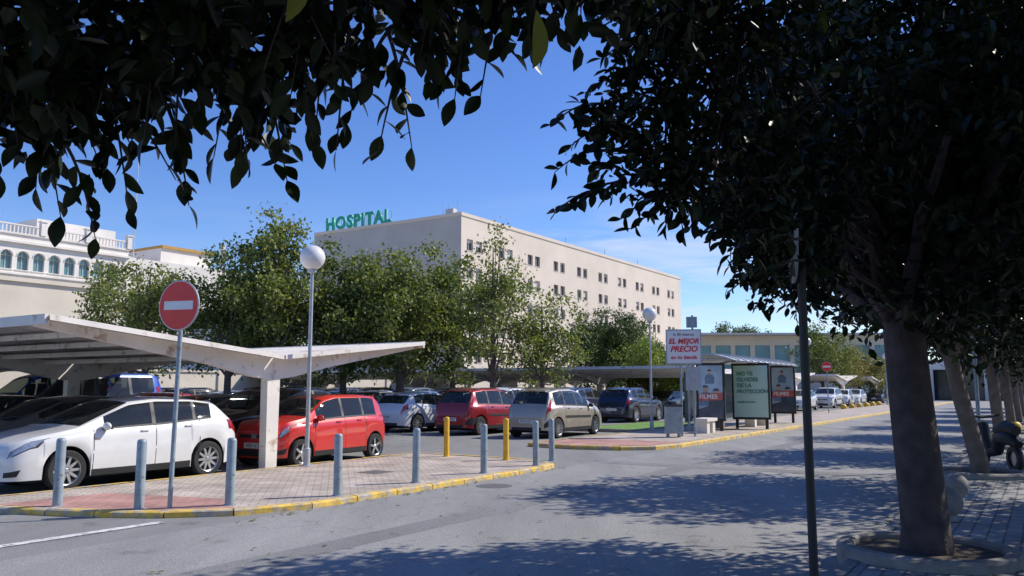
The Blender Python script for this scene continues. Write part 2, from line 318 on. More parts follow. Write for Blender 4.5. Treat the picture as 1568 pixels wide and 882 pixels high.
# ------------------------------------------------------------------ canopy
def canopy(sc,n0,n1,step=7.4,hl=4.6,hr=4.6):
    e=empty('parking_canopy'); f=MB(); n=n0
    while n>n1+.5:
        def tf(a,b,c,n=n): return W(sc+a,n+b,c)
        k=[(-.14,0),(.14,0),(.16,1.85),(-.16,1.85)]
        f.prism([tf(a,-.1,c) for a,c in k],Vector(tf(0,.1,0))-Vector(tf(0,-.1,0)))
        for sg,hw in ((-1,hl),(1,hr)):
            pr=[(0,1.80),(.5,1.86),(1.5,2.08),(hw,2.60),(hw,2.71),(0,2.24)]
            f.prism([tf(a*sg+(0.0015*sg),-.085,c) for a,c in pr],Vector(tf(0,.085,0))-Vector(tf(0,-.085,0)))
            for a in np.arange(.7,hw,1.0):
                z=2.26+.47/hw*a
                if n-step>n1: f.box((sg*a-.04,-step+.09,z-.13),(sg*a+.04,-.09,z-.03),0,tf)
        n-=step
    for sg,hw in ((-1,hl),(1,hr)):
        f.box((sg*hw,n1,2.62),(sg*(hw+.05),n0+.35,2.78),0,lambda a,b,c:W(sc+a,b,c))
    f.build('frames',[M_canopy],e)
    s=MB(); nn=np.arange(n0+.4,n1,-.09)
    for sg,hw in ((-1,hl),(1,hr)):
        for i in range(len(nn)-1):
            za=.012*(i%2); zb=.012*((i+1)%2)
            s.face([W(sc+sg*.02,nn[i],2.275+za),W(sc+sg*.02,nn[i+1],2.275+zb),W(sc+sg*(hw-.005),nn[i+1],2.75+zb),W(sc+sg*(hw-.005),nn[i],2.75+za)])
        s.face([W(sc+sg*.02,n0+.41,2.21),W(sc+sg*hw,n0+.41,2.685),W(sc+sg*hw,n0+.41,2.775),W(sc+sg*.02,n0+.41,2.30)],1)
    s.build('roof_sheet',[M_sheet,M_canopy],e,recalc=False)
canopy(11.35,-13.25,-50,hl=4.7,hr=4.45)
canopy(45,-15.5,-66); canopy(62,-15.5,-70); canopy(79,-15.5,-70); canopy(96,-15.5,-60)
# ------------------------------------------------------------------ cars
SPEC={
'hatch':dict(L=4.3,hw=.9,r=.325,wx=(.88,3.52),top=[(0,.64),(.04,.74),(.14,.80),(.4,.88),(.98,.985),(1.1,1.02),(1.98,1.41),(2.5,1.47),(3.2,1.45),(3.72,1.37),(4.08,1.04),(4.17,.97),(4.26,.86),(4.3,.68)],
   belt=[(0,.60),(.3,.80),(1.1,.93),(2.6,.97),(3.6,1.06),(4.3,1.0)],ws=(1.1,1.98),win=[(1.5,2.38),(2.45,3.2),(3.26,3.6)],rg=(3.74,4.07),doors=(1.28,2.41,3.3)),
'city':dict(L=3.54,hw=.82,r=.29,wx=(.56,2.98),top=[(0,.70),(.03,.81),(.1,.89),(.3,.95),(.68,1.01),(.76,1.04),(1.36,1.40),(1.75,1.485),(2.8,1.48),(3.24,1.43),(3.43,1.03),(3.48,.93),(3.52,.82),(3.54,.66)],
   belt=[(0,.64),(.25,.86),(.85,.93),(2.8,.98),(3.54,.98)],ws=(.76,1.36),win=[(1.04,1.85),(1.92,2.55),(2.62,3.08)],rg=(3.25,3.42),doors=(.92,1.88,2.6)),
'mpv':dict(L=4.28,hw=.88,r=.32,wx=(.85,3.61),top=[(0,.60),(.05,.72),(.15,.80),(.4,.93),(.85,1.06),(.95,1.09),(1.85,1.54),(2.3,1.62),(3.2,1.61),(3.82,1.53),(4.08,1.08),(4.16,1.0),(4.23,.85),(4.28,.66)],
   belt=[(0,.58),(.3,.82),(1.0,.96),(3.6,1.04),(4.28,1.0)],ws=(.95,1.85),win=[(1.3,2.15),(2.22,3.0),(3.08,3.7)],rg=(3.83,4.07),doors=(1.12,2.18,3.12)),
'suv':dict(L=4.4,hw=.92,r=.36,wx=(.88,3.54),top=[(0,.74),(.05,.86),(.15,.93),(.4,1.0),(1.0,1.08),(1.12,1.11),(1.85,1.55),(2.4,1.64),(3.4,1.62),(3.9,1.54),(4.2,1.16),(4.27,1.06),(4.36,.9),(4.4,.72)],
   belt=[(0,.7),(.3,.92),(1.1,1.04),(3.6,1.12),(4.4,1.08)],ws=(1.12,1.85),win=[(1.45,2.3),(2.38,3.15),(3.22,3.72)],rg=(3.92,4.18),doors=(1.28,2.34,3.25)),
'van':dict(L=4.7,hw=.93,r=.34,wx=(.85,3.85),top=[(0,.80),(.05,.94),(.15,1.05),(.4,1.15),(.95,1.3),(1.05,1.34),(1.75,1.98),(2.1,2.1),(4.2,2.1),(4.45,2.03),(4.55,1.4),(4.62,1.2),(4.66,.9),(4.7,.72)],
   belt=[(0,.66),(.3,.9),(1.0,1.15),(4.7,1.2)],ws=(1.05,1.75),win=[(1.35,2.2),(2.3,3.3),(3.4,4.2)],rg=(4.46,4.55),doors=(1.2,2.25,3.4)),
}
def widthk(L,hw): return [(0,hw*.62),(.03,hw*.74),(.1,hw*.84),(.22,hw*.91),(.45,hw*.965),(.8,hw),(L-1.0,hw),(L-.5,hw*.965),(L-.22,hw*.91),(L-.08,hw*.83),(L-.02,hw*.75),(L,hw*.68)]
def body_mesh(kind,paint):
    S=SPEC[kind]; L=S['L'];hw=S['hw'];r=S['r'];R_=r+.05
    def sm(keys,x,w=.04):
        xs=[k[0] for k in keys]; ys=[k[1] for k in keys]
        w=max(min(w,x,L-x),0)
        return float(np.mean(np.interp(np.linspace(x-w,x+w,7),xs,ys)))
    wk=widthk(L,hw)
    def sec(x,arch=True):
        w=sm(wk,x,.03); zt=sm(S['top'],x,.05); be=sm(S['belt'],x,.05)
        zb=.2+.06*max(0,(x-(L-.5)))/.5
        if arch:
            for xc in S['wx']:
                d=abs(x-xc)
                if d<=R_: zb=max(zb,r+math.sqrt(max(0,R_*R_-d*d)))
        zs=min(be,zt-.03); g=zt-zs; zb=min(zb,zs-.05); H=zs-zb
        inn=.27*g
        return [(w-.12,zb),(w-.018,zb+.015),(w+.0,zb+.30*H),(w+.004,zb+.55*H),(w-.012,zb+.80*H),(w-.03,zb+.93*H),(w-.055,zs),
             (w-.07-.02*g,zs+.04*g+.003),(w-.075-inn*.5,zs+.45*g),(w-.085-inn*.95,zs+.86*g),(w-.13-inn,zs+.95*g),((w-.13-inn)*.6,zt+.004),(0,zt+.018)]
    base=[0,.015,.03,.06,.1,.16,.22,.3,.4]+list(np.arange(.5,L-.45,.1))+[L-.45,L-.36,L-.28,L-.2,L-.14,L-.09,L-.05,L-.025,L-.01,L]
    must=[S['ws'][0],S['ws'][1],S['rg'][0],S['rg'][1]]+[a for w_ in S['win'] for a in w_]
    for xc in S['wx']:
        must+=[xc+R_*math.sin(t) for t in np.linspace(-math.pi/2,math.pi/2,15)]+[xc-R_-.004,xc+R_+.004]
    allx=sorted(must+[b for b in base if min(abs(b-m) for m in must)>.022])
    m=MB(); n=13
    for sgn in (1,-1):
        idx=[]
        for x in allx:
            b=len(m.v); m.v+=[(x-L/2,sgn*p[0],p[1]) for p in sec(x)]; idx.append(b)
        for i in range(len(allx)-1):
            xm=(allx[i]+allx[i+1])/2
            for j in range(n-1):
                mi=0
                if j in (7,8):
                    for (a,b) in S['win']:
                        if a<xm<b: mi=1
                    if mi==0 and S['win'][0][0]<xm<S['win'][-1][1]: mi=2
                if j in (10,11):
                    if S['ws'][0]<xm<S['ws'][1]: mi=1
                    if S['rg'][0]<xm<S['rg'][1]: mi=1
                if j==0 : mi=2
                m.f.append((idx[i]+j,idx[i+1]+j,idx[i+1]+j+1,idx[i]+j+1)); m.m.append(mi)
    for x in (0,L):
        p=sec(x); pts=[(x-L/2,q[0],q[1]) for q in p]+[(x-L/2,-q[0],q[1]) for q in p[::-1][1:]]
        m.face(pts,0)
    me=m.mesh('body',[paint,M_glass,M_black],None,False)
    bm=bmesh.new(); bm.from_mesh(me); bmesh.ops.remove_doubles(bm,verts=bm.verts,dist=.0008); bmesh.ops.recalc_face_normals(bm,faces=bm.faces); bm.to_mesh(me); bm.free()
    me.polygons.foreach_set('use_smooth',[True]*len(me.polygons)); me.set_sharp_from_angle(angle=rad(38))
    d=MB()
    def Sf(x,jf,off,sgn):
        def at(x,jf):
            p=sec(x,False); j=min(int(jf),n-2); t=jf-j
            return Vector((x-L/2,p[j][0]*(1-t)+p[j+1][0]*t,p[j][1]*(1-t)+p[j+1][1]*t))
        x=min(max(x,.004),L-.004)
        a=at(x,jf); du=at(min(x+.01,L),jf)-at(max(x-.01,0),jf); dv=at(x,min(jf+.2,12))-at(x,jf-.2)
        nn=du.cross(dv); nn.normalize()
        if nn.y<0 : nn=-nn
        if abs(nn.y)<.05 and nn.z<0: nn=-nn
        a=a+nn*off; return (a.x,a.y*sgn,a.z)
    def patch(xa0,xa1,xb0,xb1,j0,j1,mi,off=.004,nx=4,nj=3):
        for sgn in (1,-1):
            G=[[None]*(nj+1) for _ in range(nx+1)]
            for i in range(nx+1):
                for j in range(nj+1):
                    u=i/nx;v=j/nj; x=(xa0*(1-u)+xa1*u)*(1-v)+(xb0*(1-u)+xb1*u)*v
                    G[i][j]=Sf(x,j0+(j1-j0)*v,off,sgn)
            for i in range(nx):
                for j in range(nj):
                    d.face([G[i][j],G[i+1][j],G[i+1][j+1],G[i][j+1]],mi)
    patch(.05,.42,.10,.62,4.2,6.3,0,.003,6,4)
    patch(.06,.38,.12,.56,4.4,6.1,1,.007,6,4)
    patch(.03,.16,.03,.2,1.5,2.2,0,.004,4,2)
    if kind in('mpv','van'): patch(L-.24,L-.06,L-.42,L-.27,4.2,8.2,2,.006,4,6)
    else: patch(L-.30,L-.03,L-.34,L-.15,4.0,6.6,2,.006,6,4)
    for xd in S['doors']:
        patch(xd,xd+.012,xd+.02,xd+.032,1.4,6.9,0,.0025,1,6)
    patch(S['wx'][0]+R_+.02,S['wx'][1]-R_-.02,S['wx'][0]+R_+.02,S['wx'][1]-R_-.02,1.0,1.5,0,.006,8,1)
    if kind in('mpv','suv'):
        patch(S['wx'][0]+R_+.05,S['wx'][1]-R_-.05,S['wx'][0]+R_+.05,S['wx'][1]-R_-.05,3.0,3.35,0,.012,8,1)
        patch(L-.45,L-.02,L-.45,L-.02,1.6,2.7,0,.01,8,1)
    patch(S['win'][0][0]-.02,S['win'][-1][1],S['win'][0][0]-.02,S['win'][-1][1],6.85,7.15,0,.004,10,1)
    for xd in (S['doors'][1]-.2,S['doors'][2]-.22):
        for sgn in (1,-1):
            p=Sf(xd,5.0,.012,sgn); d.box((p[0]-.07,p[1]-.012,p[2]-.012),(p[0]+.07,p[1]+.012,p[2]+.012),4)
    patch(S['wx'][0]+R_+.06,S['wx'][0]+R_+.1,S['wx'][0]+R_+.06,S['wx'][0]+R_+.1,4.0,4.2,6,.004,1,1)
    for sgn in (1,-1):
        xm=S['win'][0][0]; p=Sf(xm,7.0,0,sgn); c=Vector((p[0]-.02,p[1]+sgn*.1,p[2]+.05))
        d.lathe([(max(.002,math.sin(t)),-math.cos(t)) for t in np.linspace(0,math.pi,9)],12,4,lambda a,b,h:(c.x+a*.055,c.y+h*.10,c.z+b*.07))
        d.box((c.x+.035,c.y-.08,c.z-.05),(c.x+.06,c.y+.08,c.z+.05),0)
        d.box((c.x-.02,min(p[1],c.y),c.z-.06),(c.x+.02,max(p[1],c.y),c.z-.03),0)
    zt0=S['top'][0][1]; x0=-L/2
    d.box((x0-.012,-hw*.5,zt0-.09),(x0+.02,hw*.5,zt0-.02),0)
    d.box((x0-.016,-.07,zt0-.10),(x0+.02,.07,zt0-.01),5)
    d.box((x0-.015,-hw*.55,.24),(x0+.02,hw*.55,.38),0)
    d.box((x0-.03,-.26,.40),(x0+.0,.26,.51),3)
    x1=L/2; zr=S['top'][-1][1]
    d.box((x1-.02,-.27,zr-.17),(x1+.016,.27,zr-.05),3)
    d.box((x1-.06,-hw*.62,.26),(x1+.012,hw*.62,.36),0)
    tx=[k[0] for k in S['top']]; tz=[k[1] for k in S['top']]
    xg=S['rg'][1]; zg=np.interp(xg,tx,tz)
    d.tube([(xg-L/2+.03,0,zg+.03),(xg-L/2-.07,.3,zg+.13)],.01,6,0)
    xr=S['rg'][0]; zrf=np.interp(xr,tx,tz)
    d.box((xr-L/2-.16,-hw*.55,zrf+.0),(xr-L/2+.05,hw*.55,zrf+.035),4)
    d.box((xr-L/2+.05,-.14,zrf+.005),(xr-L/2+.056,.14,zrf+.03),2)
    xw=S['ws'][0]; zw=np.interp(xw,tx,tz)
    for yy in (-.05,.45): d.tube([(xw-L/2,yy,zw+.03),(xw-L/2+.13,yy-.5,zw+.085)],.008,5,0)
    d.tube([(xr-L/2-.3,0,zrf+.06),(xr-L/2-.1,0,zrf+.26)],.006,5,0)
    if kind in('suv','mpv'):
        for sgn in (1,-1):
            d.tube([Sf(x,10.2,.03,sgn) for x in np.linspace(S['ws'][1]+.2,S['rg'][0]-.2,8)],.014,6,0)
    d.box((-L/2+.28,-hw+.26,.17),(L/2-.28,hw-.26,.60),7)
    zb_=np.interp(2.5,[k[0] for k in S['belt']],[k[1] for k in S['belt']]); hh=S['top'][7][1]-1.47
    d.box((S['ws'][0]+.35-L/2,-hw+.17,.602),(S['rg'][1]-.2-L/2,hw-.17,zb_-.1),7)
    d.box((S['ws'][0]+.1-L/2,-hw+.2,.7),(S['ws'][0]+.5-L/2,hw-.2,zb_-.0),0)
    for xs_ in (S['ws'][1]+.25,S['ws'][1]+1.15):
        for ys_ in (-.38,.38):
            d.prism([(xs_-L/2,ys_-.23,.6),(xs_+.12-L/2,ys_-.23,.6),(xs_+.24-L/2,ys_-.20,1.13+hh),(xs_+.14-L/2,ys_-.20,1.15+hh)],(0,.44,0),8)
            d.box((xs_+.17-L/2,ys_-.12,1.17+hh),(xs_+.25-L/2,ys_+.12,1.33+hh),8)
    dm=d.mesh('details',[M_black,M_head,M_tail,M_plate,paint,M_rim,M_amber,M_dark,M_seat],32,False)
    return me,dm
def wheel_mesh(r,sp=10):
    m=MB(); tf=lambda a,b,h:(a,h,b)
    w=.1
    m.lathe([(r*.66,-w),(r*.93,-w),(r*.985,-w*.8),(r,-w*.4),(r,w*.4),(r*.985,w*.8),(r*.93,w),(r*.74,w*1.0),(r*.68,w*.97)],36,0,tf)
    m.lathe([(r*.70,w*.99),(r*.66,w*.9),(r*.62,w*.3),(r*.62,-w*.8)],36,1,tf)
    m.lathe([(r*.62,-w*.1),(.001,-w*.1)],24,2,tf)
    m.lathe([(r*.14,w*.3),(r*.14,w*.72),(r*.1,w*.8),(.001,w*.8)],18,1,tf)
    for i in range(sp):
        t=2*math.pi*i/sp; c,s=math.cos(t),math.sin(t)
        def tq(a,b,h): return (a*c-b*s,h,a*s+b*c)
        k=[(r*.1,-.028),(r*.66,-.018),(r*.66,.018),(r*.1,.028)]
        m.prism([tq(a,b,w*.45) for a,b in k],(0,w*.3,0),1)
    return m.mesh('wheel',[M_tyre,M_rim,M_black],35,False)
PAINT={}
def paint(name,c,metal=.35,rough=.3):
    if name not in PAINT: PAINT[name]=mat('paint_'+name,c,rough,metal=metal,var=.05,scale=2.5,coat=1.0)
    return PAINT[name]
COL={'white':((.74,.74,.73),0,.35),'silver':((.42,.44,.46),.6,.35),'grey':((.12,.125,.135),.5,.35),'black':((.012,.013,.016),.2,.3),'red':((.62,.025,.018),.05,.35),
 'darkred':((.34,.02,.025),.25,.35),'beige':((.50,.43,.33),.45,.35),'blue':((.03,.10,.48),.1,.3),'navy':((.012,.02,.06),.4,.3),'lightblue':((.2,.3,.42),.5,.3)}
CACHE={};WH={}
def car(kind,color,s,n,rot=0,heading=1,plate=None):
    key=(kind,color)
    if key not in CACHE: c=COL[color]; CACHE[key]=body_mesh(kind,paint(color,c[0],c[1],c[2]))
    S=SPEC[kind]
    if S['r'] not in WH: WH[S['r']]=wheel_mesh(S['r'],10 if S['r']!=.29 else 5)
    hx,hy=(DX*heading,DY*heading); a=math.atan2(-hy,-hx)+rad(rot)
    x,y=sn(s,n); e=empty('parked_car',(x,y,0),a); b,d=CACHE[key]
    link('body',b,e); link('trim_and_lights',d,e)
    for xw in S['wx']:
        for sg in (1,-1):
            w=link('wheel',WH[S['r']],e); w.location=(xw-S['L']/2,sg*(S['hw']-.115),S['r'])
            w.rotation_euler=(0,random.uniform(0,6),0 if sg>0 else math.pi)
    if plate:
        L=S['L']; zr=S['top'][-1][1]-.11
        for (xx,zz,yy) in ((-L/2-.032,.455,-1),(L/2+.018,zr,1)):
            c=bpy.data.curves.new('plate_text','FONT'); c.body=plate; c.size=.105; c.align_x='CENTER'; c.align_y='CENTER'; c.materials.append(M_black); c.extrude=.001
            o=link('plate_text',c,e); o.location=(xx,0,zz); o.rotation_euler=(rad(90),0,rad(90*yy))
    return e
car('hatch','white',8.55,-14.1,0,-1,'1234 HKM')
car('city','red',13.2,-13.9,4.0,-1,'5009 JCN')
car('mpv','beige',24.85,-14.3,2,1,'7315 CDT')
car('mpv','darkred',24.95,-17.4,0,1,'4410 BXR')
car('hatch','white',25.0,-20.3,-2,1,'7981 JYK')
car('hatch','grey',8.9,-16.85,0,-1); car('hatch','black',8.6,-19.5,0,-1); car('hatch','grey',8.9,-22.6,0,-1); car('hatch','black',8.7,-25.2,0,-1)
car('suv','black',14.2,-16.8,0,-1); car('hatch','grey',14.3,-19.5,0,-1); car('city','darkred',14.2,-22,0,-1)
car('van','blue',14.6,-25.6,0,-1); car('van','blue',14.6,-28.4,0,-1); car('hatch','white',14.3,-31,0,-1)
car('suv','navy',37.2,-17.2,0,1); car('suv','navy',37.2,-20,0,1)
kinds=['hatch','city','mpv','suv','hatch','hatch']; cols=['white','silver','grey','black','white','navy','black','silver','beige','lightblue','darkred','grey','black']
def row(s,n0,n1,h,p=.85):
    n=n0
    while n>n1:
        if random.random()<p: car(random.choice(kinds),random.choice(cols),s+random.uniform(-.25,.25),n+random.uniform(-.1,.1),random.uniform(-1.5,1.5),h)
        n-=2.65
row(8.7,-28,-46,-1); row(14.4,-34,-46,-1); row(25,-23.0,-46,1,.95); row(29.8,-17.2,-46,-1,.95)
row(37.2,-22.6,-46,1); row(42.4,-17,-50,1); row(47.6,-17,-50,-1); row(59.4,-17,-55,1); row(64.8,-17,-50,-1)
car('hatch','white',61,-15.0,0,-1); car('suv','white',70,-15.0,0,-1); car('hatch','silver',69.5,-18,0,-1); car('city','white',77,-15.2,0,-1);car('hatch','white',83,-15.4,0,-1);car('hatch','black',96,-15.4,0,-1)
# ------------------------------------------------------------------ bus stop area
e=empty('bus_shelter'); b=MB()
s0,s1=28.3,36.8
for ss in (28.6,31.4,34.2,36.6):
    b.tube([W(ss,-10.95,.1),W(ss,-10.95,2.55)],.05,8,0)
    b.tube([W(ss,-10.95,2.5),W(ss,-10.3,2.66),W(ss,-9.3,2.62)],.045,6,0)
arc=[(-11.15+2.1*t, 2.5+.3*math.sin(math.pi*(t*.85+.1))) for t in np.linspace(0,1,11)]
for i in range(10):
    (n0,z0),(n1,z1)=arc[i],arc[i+1]
    b.face([W(s0,n0,z0),W(s1,n0,z0),W(s1,n1,z1),W(s0,n1,z1)],1)
    b.face([W(s0,n0,z0+.04),W(s1,n0,z0+.04),W(s1,n1,z1+.04),W(s0,n1,z1+.04)],1)
    b.face([W(s0,n0,z0),W(s0,n1,z1),W(s0,n1,z1+.04),W(s0,n0,z0+.04)],0)
for ss in np.arange(s0+.4,s1,.8):
    for i in range(10):
        (n0,z0),(n1,z1)=arc[i],arc[i+1]; b.tube([W(ss,n0,z0+.06),W(ss,n1,z1+.06)],.02,5,0)
b.box((s0,-10.99,.4),(s1,-10.97,2.2),2,W)
b.box((29.0,-10.8,.5),(31.0,-10.35,.56),3,W); b.box((29.2,-10.75,.1),(29.5,-10.4,.5),3,W); b.box((30.6,-10.75,.1),(30.9,-10.4,.5),3,W)
M_roof=mat('shelter_roof',(0.66,0.68,0.70),.35,var=.1)
M_tint=mat('shelter_glass',(0.10,0.14,0.15),.1,var=.1)
b.build('frame_and_roof',[M_steel,M_roof,M_tint,M_kerb],e)
MP1=mat('poster_film',(.34,.46,.56),.2,var=.25,scale=1.6)
MPd=mat('poster_dark',(.05,.07,.11),.2,var=.3,scale=3)
MPr=mat('poster_red',(.50,.10,.09),.2,var=.25,scale=3)
MPs=mat('poster_skin',(.52,.34,.27),.2,var=.2,scale=4)
MPb=mat('poster_blue',(.12,.20,.32),.2,var=.2,scale=4)
MP2=mat('poster_green',(.50,.70,.58),.25,var=.05)
def adpanel(name,s,n,w,z0,z1,pm,az=213,txt=None,tm=None,film=False):
    e=empty(name); b=MB(); x,y=sn(s,n); f=Vector((math.sin(rad(az)),math.cos(rad(az)),0)); rt=Vector((0,0,1)).cross(f); c=Vector((x,y,0))
    tf=lambda a,h,z: tuple(c+rt*a+f*h+Vector((0,0,z)))
    b.box((-w/2,-.09,z0),(w/2,.09,z1),0,tf); b.box((-w/2+.07,.09,z0+.09),(w/2-.07,.095,z1-.09),1,tf)
    b.box((-w/2+.1,-.07,.1),(-w/2+.2,.07,z0),0,tf); b.box((w/2-.2,-.07,.1),(w/2-.1,.07,z0),0,tf)
    if film:
        a=w/2-.07; zm=z0+.09
        b.face([tf(-a,.097,zm),tf(a,.097,zm),tf(a,.097,zm+.38),tf(.1,.097,zm+.5),tf(-a,.097,zm+.33)],2)
        def fig(cx,zb,sc,mb,hb):
            b.face([tf(cx+p*sc,.099+hb,zb+q*sc) for p,q in ((-.26,0),(.26,0),(.30,.35),(.2,.52),(.07,.58),(-.07,.58),(-.2,.52),(-.30,.35))],mb)
            b.face([tf(cx+.11*sc*math.cos(t),.101+hb,zb+.70*sc+.145*sc*math.sin(t)) for t in np.linspace(0,6.28,15)[:-1]],4)
            b.face([tf(cx+.125*sc*math.cos(t),.103+hb,zb+.76*sc+.11*sc*math.sin(t)) for t in np.linspace(0,3.14,9)],2)
        fig(-.18,zm+.45,.85,5,.004); fig(.2,zm+.25,.95,2,.008); fig(-.02,z1-.75,.6,5,0)
        b.face([tf(-a,.115,zm+.62),tf(a,.115,zm+.66),tf(a,.115,zm+.92),tf(-a,.115,zm+.88)],3)
    b.build('cabinet',[M_black,pm,MPd,MPr,MPs,MPb],e,recalc=False)
    if txt:
        for t,sz,dx,zz in txt:
            text('lettering',t,sz,face_mtx(tf(dx,.12,zz),rt),tm,e,ext=.002,align='LEFT',bold=.004)
adpanel('advertising_panel',28.75,-10.15,1.0,.45,2.52,MP1,205,[('FILMES',.22,-.4,1.31)],M_signw,True)
adpanel('advertising_panel',30.9,-9.35,1.38,.45,2.55,MP2,205,[('NO TE',.2,-.5,2.15),('OLVIDES',.2,-.5,1.93),('DE LA',.2,-.5,1.71),('PROTECCI\u00d3N',.18,-.5,1.49),('consulta a tu m\u00e9dico',.08,-.5,1.1)],M_greentxt)
adpanel('advertising_panel',36.9,-9.75,1.05,.5,2.6,MP1,205,[('FILMES',.22,-.4,1.36)],M_signw,True)
e=empty('advertising_sign'); b=MB(); x,y=5.46,26.3
rt=Vector((math.cos(rad(-12)),math.sin(rad(-12)),0)); f=rt.cross(Vector((0,0,1)))
tf=lambda a,h,z: tuple(Vector((x,y,0))+rt*a+f*h+Vector((0,0,z)))
b.tube([tf(-.05,0,.1),tf(-.05,0,2.4)],.035,8,0); b.tube([tf(.35,0,.1),tf(.35,0,3.95)],.035,8,0)
b.box((-.50,-.04,2.38),(.62,.04,3.5),1,tf); b.box((-.46,.04,2.42),(.58,.044,3.46),2,tf)
b.box((.10,.04,1.55),(.56,.06,2.3),1,tf); b.box((.16,.03,3.55),(.5,.06,3.9),0,tf)
b.build('panel_and_poles',[M_boll,M_steel,M_signw],e,smooth=30)
text('lettering','A 50 metros',.13,face_mtx(tf(.06,.05,3.33),rt),M_black,e,.002)
text('lettering','EL MEJOR',.225,face_mtx(tf(.06,.05,3.11),rt),M_redtxt,e,.002,shear=.25,bold=.008)
text('lettering','PRECIO',.25,face_mtx(tf(.06,.05,2.86),rt),M_redtxt,e,.002,shear=.25,bold=.008)
text('lettering','en tu tienda',.17,face_mtx(tf(.06,.05,2.6),rt),M_redtxt,e,.002,bold=.004)
e=empty('litter_bin',(5.05,25.9,.1)); b=MB(); b.box((-.24,-.2,.12),(.24,.2,.95)); b.box((-.26,-.22,.95),(.26,.22,1.0),1); b.box((-.2,-.15,0),(-.15,.15,.12)); b.box((.15,-.15,0),(.2,.15,.12)); b.build('bin',[M_boll,M_black],e)
e=empty('concrete_bench'); b=MB()
for (a0,a1,n_) in ((26.9,27.9,-9.9),(32.3,34.2,-9.9)):
    b.box((a0,n_-.25,.5),(a1,n_+.25,.6),0,W); b.box((a0+.1,n_-.2,.1),(a0+.35,n_+.2,.497),0,W); b.box((a1-.35,n_-.2,.1),(a1-.1,n_+.2,.497),0,W)
b.build('slabs',[M_whitew],e)
# ------------------------------------------------------------------ buildings
def wall(mb,p0,u,nrm,us,zs,win,depth=.22,mw=0,mg=1):
    u=Vector(u);nr=Vector(nrm);p0=Vector(p0);Z=Vector((0,0,1))
    q=lambda a,z,d=0: p0+u*a+Z*z-nr*d
    for i in range(len(us)-1):
        for j in range(len(zs)-1):
            a,b,c,d=us[i],us[i+1],zs[j],zs[j+1]
            if win(i,j):
                mb.face([q(a,c,depth),q(b,c,depth),q(b,d,depth),q(a,d,depth)],mg)
                for (x0,y0,x1,y1) in ((a,c,b,c),(b,c,b,d),(b,d,a,d),(a,d,a,c)):
                    mb.face([q(x0,y0),q(x1,y1),q(x1,y1,depth),q(x0,y0,depth)],mw)
            else: mb.face([q(a,c),q(b,c),q(b,d),q(a,d)],mw)
Dv=Vector((DX,DY,0)).normalized();Nv=Vector((NX,NY,0)).normalized()
e=empty('hospital_building'); b=MB(); S0,S1,n0,n1,H=84.4,161,-62.8,-90,24
us=[0]
c=3.0
while c<S1-S0-3:
    us+=[c-1.75,c-.35,c+.35,c+1.75]; c+=7.58
us.append(S1-S0)
zs=[0]
for k in range(6): z=1.9+3.68*k; zs+=[z-.7,z+.8]
zs.append(H)
wall(b,W(S0,n0),Dv,Nv,us,zs,lambda i,j:(i%2==1) and (j%2==1),.3,0,1)
cc=3.0
while cc<S1-S0-3:
    for k in range(6):
        for o in (-1.05,1.05):
            z=1.9+3.68*k; a=cc+o; hgt=random.choice([0,.2,.4,.7,1.0])
            if hgt: b.box((S0+a-.68,n0-.28,z+.78-hgt),(S0+a+.68,n0-.25,z+.78),2,W)
            b.box((S0+a-.02,n0-.29,z-.69),(S0+a+.02,n0-.24,z+.79),2,W)
            b.box((S0+a-.78,n0+.002,z-.80),(S0+a+.78,n0+.06,z-.71),2,W)
    cc+=7.58
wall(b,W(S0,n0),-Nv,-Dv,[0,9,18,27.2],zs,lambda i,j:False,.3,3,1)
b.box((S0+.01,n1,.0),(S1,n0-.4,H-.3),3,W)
b.box((S0-.12,n1,H),(S1+.1,n0+.12,H+.45),0,W)
b.box((S0+20,n1+4,H+.45),(S0+34,n0-9,H+2.6),3,W)
b.box((S0+1,-66.2,H+.45),(S0+2,-64.9,H+1.4),2,W)
for nn in (-64.2,-65.6,-66.6): b.tube([W(S0+1,nn,H),W(S0+1,nn,H+2.2)],.05,5,2)
for ss in (30,44,58): b.tube([W(S0+ss,-64,H),W(S0+ss,-64,H+1.8)],.06,5,2)
b.build('walls_and_windows',[M_hosp,M_wing,M_frame,M_hosp2],e)
text('roof_letters','HOSPITAL',2.5,face_mtx(W(S0+.1,n0-18.6,H+1.35),(NX,NY)),M_green,e,.12,space=1.15,bold=.10)
b=MB()
for nn in np.arange(-88,-74,1.6): b.tube([W(S0+.5,nn,H+.4),W(S0+.3,nn,H+2.2)],.05,5)
b.build('letter_frame',[M_steel],e)
e=empty('arcade_building'); b=MB(); n0=-97; S0,S1=22,59.5; H=18.9
L=S1-S0
us=[0]; k=1.0
while k+1.3<L-.5: us+=[k,k+1.25]; k+=1.78
us.append(L)
zs=[0,12.9,14.1,14.9,16.4]
wall(b,W(S0,n0),Dv,Nv,us,zs,lambda i,j:(i%2==1) and j in(1,3),.35,0,1)
